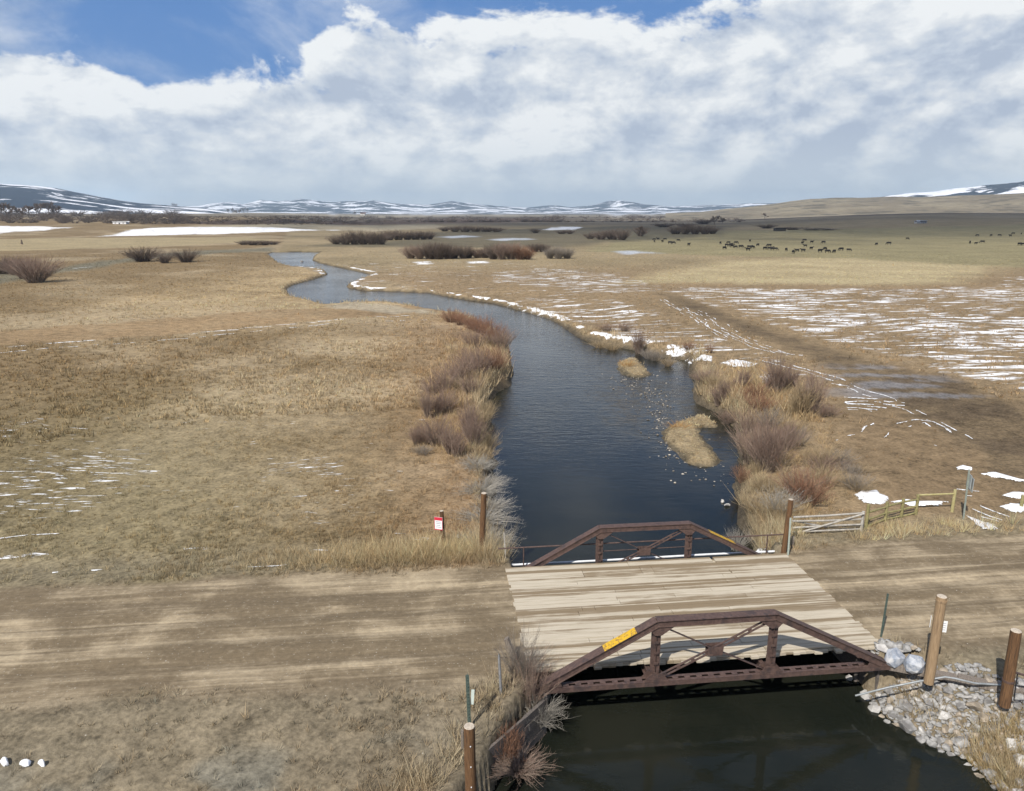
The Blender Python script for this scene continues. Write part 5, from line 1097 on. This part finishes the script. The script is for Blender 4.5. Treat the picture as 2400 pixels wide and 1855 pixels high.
for poly, lab in (([(2000, 1163), (2020, 1150), (2048, 1146), (2085, 1168), (2075, 1184), (2030, 1184)], 'broad white snow patch behind the rail fence'), ([(2236, 1098), (2255, 1090), (2280, 1098), (2278, 1104), (2245, 1102)], 'small snow patch at the top of the grey-green sign post'),
                  ([(2290, 1110), (2330, 1108), (2395, 1125), (2440, 1135), (2400, 1132), (2330, 1120)], 'long thin snow patch at the right edge above the fence line'), ([(2345, 1160), (2370, 1153), (2420, 1156), (2420, 1170), (2360, 1168)], 'snow patch at the right edge beyond the road'),
                  ([(2340, 1192), (2365, 1180), (2430, 1184), (2430, 1202), (2370, 1201)], 'lower snow patch at the right edge near the mossy post'), ([(2262, 1208), (2290, 1218), (2335, 1232), (2338, 1240), (2310, 1243), (2285, 1228)], 'curved snow patch at the foot of the grey-green sign post'),
                  ([(2085, 1178), (2120, 1172), (2160, 1176), (2225, 1178), (2220, 1186), (2130, 1188)], 'narrow snow strip along the back of the rail fence'), ([(1772, 1245), (1800, 1232), (1815, 1240), (1790, 1250)], 'small snow patch on the bank by the far truss end'),
                  ([(0, 1790), (15, 1778), (22, 1795), (10, 1800)], 'white snow lump at the lower left corner'), ([(45, 1795), (60, 1785), (75, 1792), (62, 1802)], 'second snow lump from the lower left corner'), ([(90, 1793), (100, 1788), (108, 1795), (98, 1799)], 'smallest snow lump near the lower left corner'),
                  ([(1630, 838), (1650, 830), (1672, 838), (1668, 848), (1640, 846)], 'bright snow patch on the bank above the small gravel point'), ([(1690, 850), (1720, 842), (1775, 852), (1770, 862), (1720, 862)], 'bright snow bank left of the tall willows'), ([(1775, 880), (1800, 868), (1815, 890), (1795, 905)], 'snow patch between the right bank willows')):
    if 'lump' in lab:
        q = np.array(poly, float); c = q.mean(0); rx, ry = np.ptp(q, axis=0) / 2; poly = [(c[0] + rx * math.cos(w_) * (1 + .2 * math.sin(3 * w_ + c[0])), c[1] + ry * math.sin(w_)) for w_ in np.linspace(0, 6.283, 13)[:-1]]
    snow_patch(poly, lab, 0.16 if 'lump' in lab else 0.10)

def snow_ribbons(name, label, lines):
    V_, F_, o_ = [], [], 0
    for pts, wd, gap, copies in lines:
        P = np.array([ground_at(*p_) for p_ in pts])
        for cpy in range(copies):
            L = np.r_[0, np.cumsum(np.hypot(*np.diff(P, axis=0).T))]; n_ = max(4, int(L[-1] / 0.22)); t_ = np.linspace(0, L[-1], n_); X = np.interp(t_, L, P[:, 0]); Y = np.interp(t_, L, P[:, 1])
            dX, dY = np.gradient(X), np.gradient(Y); ll = np.hypot(dX, dY); nx, ny = -dY / ll, dX / ll; sh = (fbm(t_ / 3 + cpy * 9, t_ * 0 + cpy * 5 + pts[0][0], 3) - .5) * wd * 2.5 + cpy * wd * 2.2; X = X + nx * sh; Y = Y + ny * sh
            w_ = 0.95 * wd * np.clip((fbm(t_ / 1.1 + pts[0][0], t_ * 0 + 3 + cpy, 4) - gap) * 3.2, 0, 1); on = w_ > 0.03
            a = np.c_[X + nx * w_ / 2, Y + ny * w_ / 2]; b_ = np.c_[X - nx * w_ / 2, Y - ny * w_ / 2]; za = terrain(a[:, 0], a[:, 1]) + .02; zb = terrain(b_[:, 0], b_[:, 1]) + .02; zc_ = terrain(X, Y) + .07
            V = np.stack([np.c_[a, za], np.c_[X, Y, zc_], np.c_[b_, zb]], 1).reshape(-1, 3); i = np.arange(n_ - 1)[on[:-1] & on[1:]] * 3
            V_.append(V); F_ += [np.c_[i, i + 1, i + 4, i + 3] + o_, np.c_[i + 1, i + 2, i + 5, i + 4] + o_]; o_ += len(V)
    ob = bpy.data.objects.new(name, np_mesh(name, np.vstack(V_), np.vstack(F_), M_SNOW, smooth=True)); COL.objects.link(ob); tag(ob, label, kind='stuff'); add_attr(ob.data, 'edge', np.tile([0.0, 0.85, 0.0], o_ // 3))
snow_ribbons('snow_streaks', 'thin broken lines of snow in wheel ruts and along verges', [
    ([(1546, 703), (1608, 738), (1665, 776), (1703, 795)], .45, .38, 2), ([(1584, 719), (1646, 753), (1703, 791), (1770, 815), (1836, 834), (1879, 838)], .5, .38, 2), ([(1627, 729), (1684, 762), (1741, 795), (1817, 829)], .45, .4, 2),
    ([(1789, 846), (1860, 867), (1931, 886), (1979, 905), (2036, 926), (2079, 946)], .5, .36, 2), ([(1950, 900), (2026, 915)], .4, .4, 1), ([(2093, 953), (2131, 967), (2200, 1000), (2245, 1028)], .35, .42, 2), ([(2122, 1000), (2170, 991), (2200, 1010)], .4, .4, 2),
    ([(1960, 1034), (1985, 1022), (2008, 1015), (2015, 1000), (2040, 992)], .4, .36, 1), ([(1975, 1050), (2020, 1047)], .3, .38, 2), ([(2190, 1045), (2220, 1055)], .25, .35, 1), ([(2075, 1015), (2068, 1030)], .3, .35, 1),
    ([(-60, 1356), (60, 1350), (180, 1341), (240, 1338)], .17, .36, 1), ([(580, 1334), (660, 1330), (740, 1315), (800, 1300), (855, 1285)], .16, .36, 1), ([(1050, 1277), (1090, 1283), (1115, 1278)], .2, .3, 1), ([(0, 1262), (60, 1256), (140, 1252)], .2, .33, 1), ([(1110, 1290), (1135, 1282), (1160, 1292)], .3, .3, 2),
    ([(0, 828), (200, 812), (400, 797), (560, 782), (760, 762), (1000, 742)], .55, .45, 1), ([(2265, 1200), (2340, 1225)], .3, .35, 3), ([(1740, 1262), (1800, 1250)], .2, .4, 2), ([(2250, 1160), (2330, 1168)], .35, .4, 2), ([(2040, 690), (2150, 700)], .6, .35, 2),
    ([(1985, 950), (2075, 955)], .7, .3, 3), ([(1988, 963), (2060, 968)], .6, .3, 3), ([(2070, 948), (2120, 953)], .6, .3, 2)])
# ------------------------------------------------------------------ grass
M_GRASS = bpy.data.materials.new('dry_grass'); M_GRASS.use_nodes = True; t = NT(M_GRASS.node_tree); t.t.nodes.clear()
gc_ = t.n('ShaderNodeAttribute', attribute_name='tint').outputs['Color']
d1 = t.n('ShaderNodeBsdfDiffuse'); t.put(d1.inputs[0], gc_); d2 = t.n('ShaderNodeBsdfTranslucent'); t.put(d2.inputs[0], gc_)
mx = t.n('ShaderNodeMixShader', Fac=0.3); t.l.new(d1.outputs[0], mx.inputs[1]); t.l.new(d2.outputs[0], mx.inputs[2]); o = t.n('ShaderNodeOutputMaterial'); t.l.new(mx.outputs[0], o.inputs[0])
def grass(name, label, n_try, rmin, rmax, blades, hs, ws, keep=1.0, power=1.0):
    a = rng.uniform(-R(41), R(41), n_try); u = rng.random(n_try); r_ = 1 / (1 / rmin + u * (1 / rmax - 1 / rmin)) if power == 1 else rmin * (rmax / rmin) ** u
    x_, y_ = np.sin(a) * r_, np.cos(a) * r_
    c, sn, fi, rd, g_, gh, gc = zones(x_, y_)
    cl_ = sstep(fbm(x_ / 0.9 + 33, y_ / 0.9, 3), 0.3, 0.62)
    ok = rng.random(n_try) < np.clip(g_ * 0.32 * keep * (0.25 + cl_) * (0.45 + 1.1 * sstep(fbm(x_ / 5 + 8, y_ / 5, 3), .32, .62)), 0, 1)
    # nothing grows on the deck
    s_ = x_ * E1[0] + y_ * E1[1]; t_ = x_ * E2[0] + y_ * E2[1]; ok &= ~((s_ > 3.2) & (s_ < 16.4) & (t_ > 21.3) & (t_ < 30.8))
    x_, y_, gh, gc = x_[ok], y_[ok], gh[ok], gc[ok]; n_ = len(x_); z_ = terrain(x_, y_); m_ = z_ > WATER + 0.02; x_, y_, z_, gh, gc = x_[m_], y_[m_], z_[m_], gh[m_], gc[m_]; n_ = len(x_)
    sc_ = rng.uniform(.6, 1.35, n_) * (1 + 0.9 * (rng.random(n_) < .08)); idx = np.repeat(np.arange(n_), blades); N = len(idx)
    an = rng.uniform(0, 6.283, N); ro = rng.random(N) * 0.11 * hs * sc_[idx] * (0.6 + gh[idx] * 2); bx_ = x_[idx] + np.cos(an) * ro; by_ = y_[idx] + np.sin(an) * ro; bz_ = z_[idx] - 0.02
    H_ = gh[idx] * hs * sc_[idx] * rng.uniform(.5, 1.15, N); lean = H_ * rng.uniform(0.1, 0.9, N); la = an + rng.normal(0, .6, N)
    tip = np.c_[bx_ + np.cos(la) * lean, by_ + np.sin(la) * lean, bz_ + H_]; wa = rng.uniform(0, 6.283, N); ww = ws * rng.uniform(.6, 1.3, N)
    b1 = np.c_[bx_ + np.cos(wa) * ww, by_ + np.sin(wa) * ww, bz_]; b2 = np.c_[bx_ - np.cos(wa) * ww, by_ - np.sin(wa) * ww, bz_]
    V = np.stack([b1, b2, tip], 1).reshape(-1, 3); F = np.arange(N * 3).reshape(-1, 3)
    tv = ((1.15 + 1.05 * rng.random(n_) ** 1.6)[idx] * rng.uniform(.8, 1.2, N)); hue = rng.normal(0, .05, n_)[idx]
    col = gc[idx] * tv[:, None] * np.c_[1 + hue, np.ones(N), 1 - hue]; col = np.clip(np.repeat(col, 3, 0), 0.01, 0.6)
    o_ = bpy.data.objects.new(name, np_mesh(name, V, F, M_GRASS, col)); COL.objects.link(o_); tag(o_, label, kind='stuff'); print(name, n_, N)
grass('grass', 'dry winter grass tufts around the road and near fields', 190000, 15, 78, 13, 1.0, 0.011)
grass('meadow_grass', 'dry grass tufts across the farther meadows', 90000, 60, 330, 7, 1.7, 0.035, 1.6, 2)

# ------------------------------------------------------------------ cloud whose shadow lies on the far pasture
CA = 1150.0; off_ = CA / math.tan(SUN_EL)
cxy = np.array([520.0, 800.0]) + off_ * np.array([math.sin(SUN_AZ), math.cos(SUN_AZ)])
bm = bmesh.new(); bmesh.ops.create_icosphere(bm, subdivisions=5, radius=1.0)
for v in bm.verts:
    d = v.co.copy(); n1 = mnoise.fractal(d * 2.2 + Vector((3, 1, 7)), 0.6, 2.0, 5); n2 = mnoise.fractal(d * 6 + Vector((1, 9, 2)), 0.6, 2.0, 4); f = 1 + 0.22 * n1 + 0.07 * n2
    v.co = Vector((d.x * 1000 * f, d.y * 520 * f, (d.z * 130 if d.z > 0 else d.z * 45) * f))
me_ = bpy.data.meshes.new('cloud'); bm.to_mesh(me_); bm.free(); me_.polygons.foreach_set('use_smooth', [True] * len(me_.polygons))
m = bpy.data.materials.new('cloud_vapour'); m.use_nodes = True; t = NT(m.node_tree); t.t.nodes.clear()
d1 = t.n('ShaderNodeBsdfDiffuse'); d1.inputs[0].default_value = (.9, .9, .9, 1); d2 = t.n('ShaderNodeBsdfTranslucent'); d2.inputs[0].default_value = (.9, .9, .92, 1)
mx = t.n('ShaderNodeMixShader', Fac=0.5); t.l.new(d1.outputs[0], mx.inputs[1]); t.l.new(d2.outputs[0], mx.inputs[2])
cp_ = t.n('ShaderNodeTexCoord').outputs['Object']; ln_ = t.n('ShaderNodeVectorMath', operation='LENGTH'); t.put(ln_.inputs[0], t.map(cp_, scale=(1 / 900, 1 / 480, 0)))
dn_ = t.m('SUBTRACT', t.m('ADD', 1.15, t.m('MULTIPLY', t.m('SUBTRACT', t.noise(cp_, 0.0045, 5, 0.6), 0.5), 1.6)), ln_.outputs['Value'])
tr_ = t.n('ShaderNodeBsdfTransparent'); mx2 = t.n('ShaderNodeMixShader', Fac=t.m('MULTIPLY', t.sstep(dn_, 0.0, 0.75), 0.52)); t.l.new(tr_.outputs[0], mx2.inputs[1]); t.l.new(mx.outputs[0], mx2.inputs[2])
o = t.n('ShaderNodeOutputMaterial'); t.l.new(mx2.outputs[0], o.inputs[0]); me_.materials.append(m)
cloud = bpy.data.objects.new('cloud', me_); COL.objects.link(cloud); cloud.location = (cxy[0], cxy[1], CA); cloud.rotation_euler = (0, 0, R(-14)); tag(cloud, 'white cloud high over the valley', kind='structure')

# ------------------------------------------------------------------ air
hz = MB(); hz.box((0, 5000, 190 - 5), (36000, 22000, 390)); hm = bpy.data.materials.new('haze_air'); hm.use_nodes = True; t = NT(hm.node_tree); t.t.nodes.clear()
pv = t.n('ShaderNodeVolumePrincipled'); pv.inputs['Color'].default_value = (0.64, 0.82, 1.0, 1); pv.inputs['Density'].default_value = 8.0e-5; pv.inputs['Anisotropy'].default_value = 0.1
o = t.n('ShaderNodeOutputMaterial'); t.l.new(pv.outputs[0], o.inputs['Volume'])
haze = hz.build('haze', hm); tag(haze, 'thin blue air over the valley', kind='stuff')
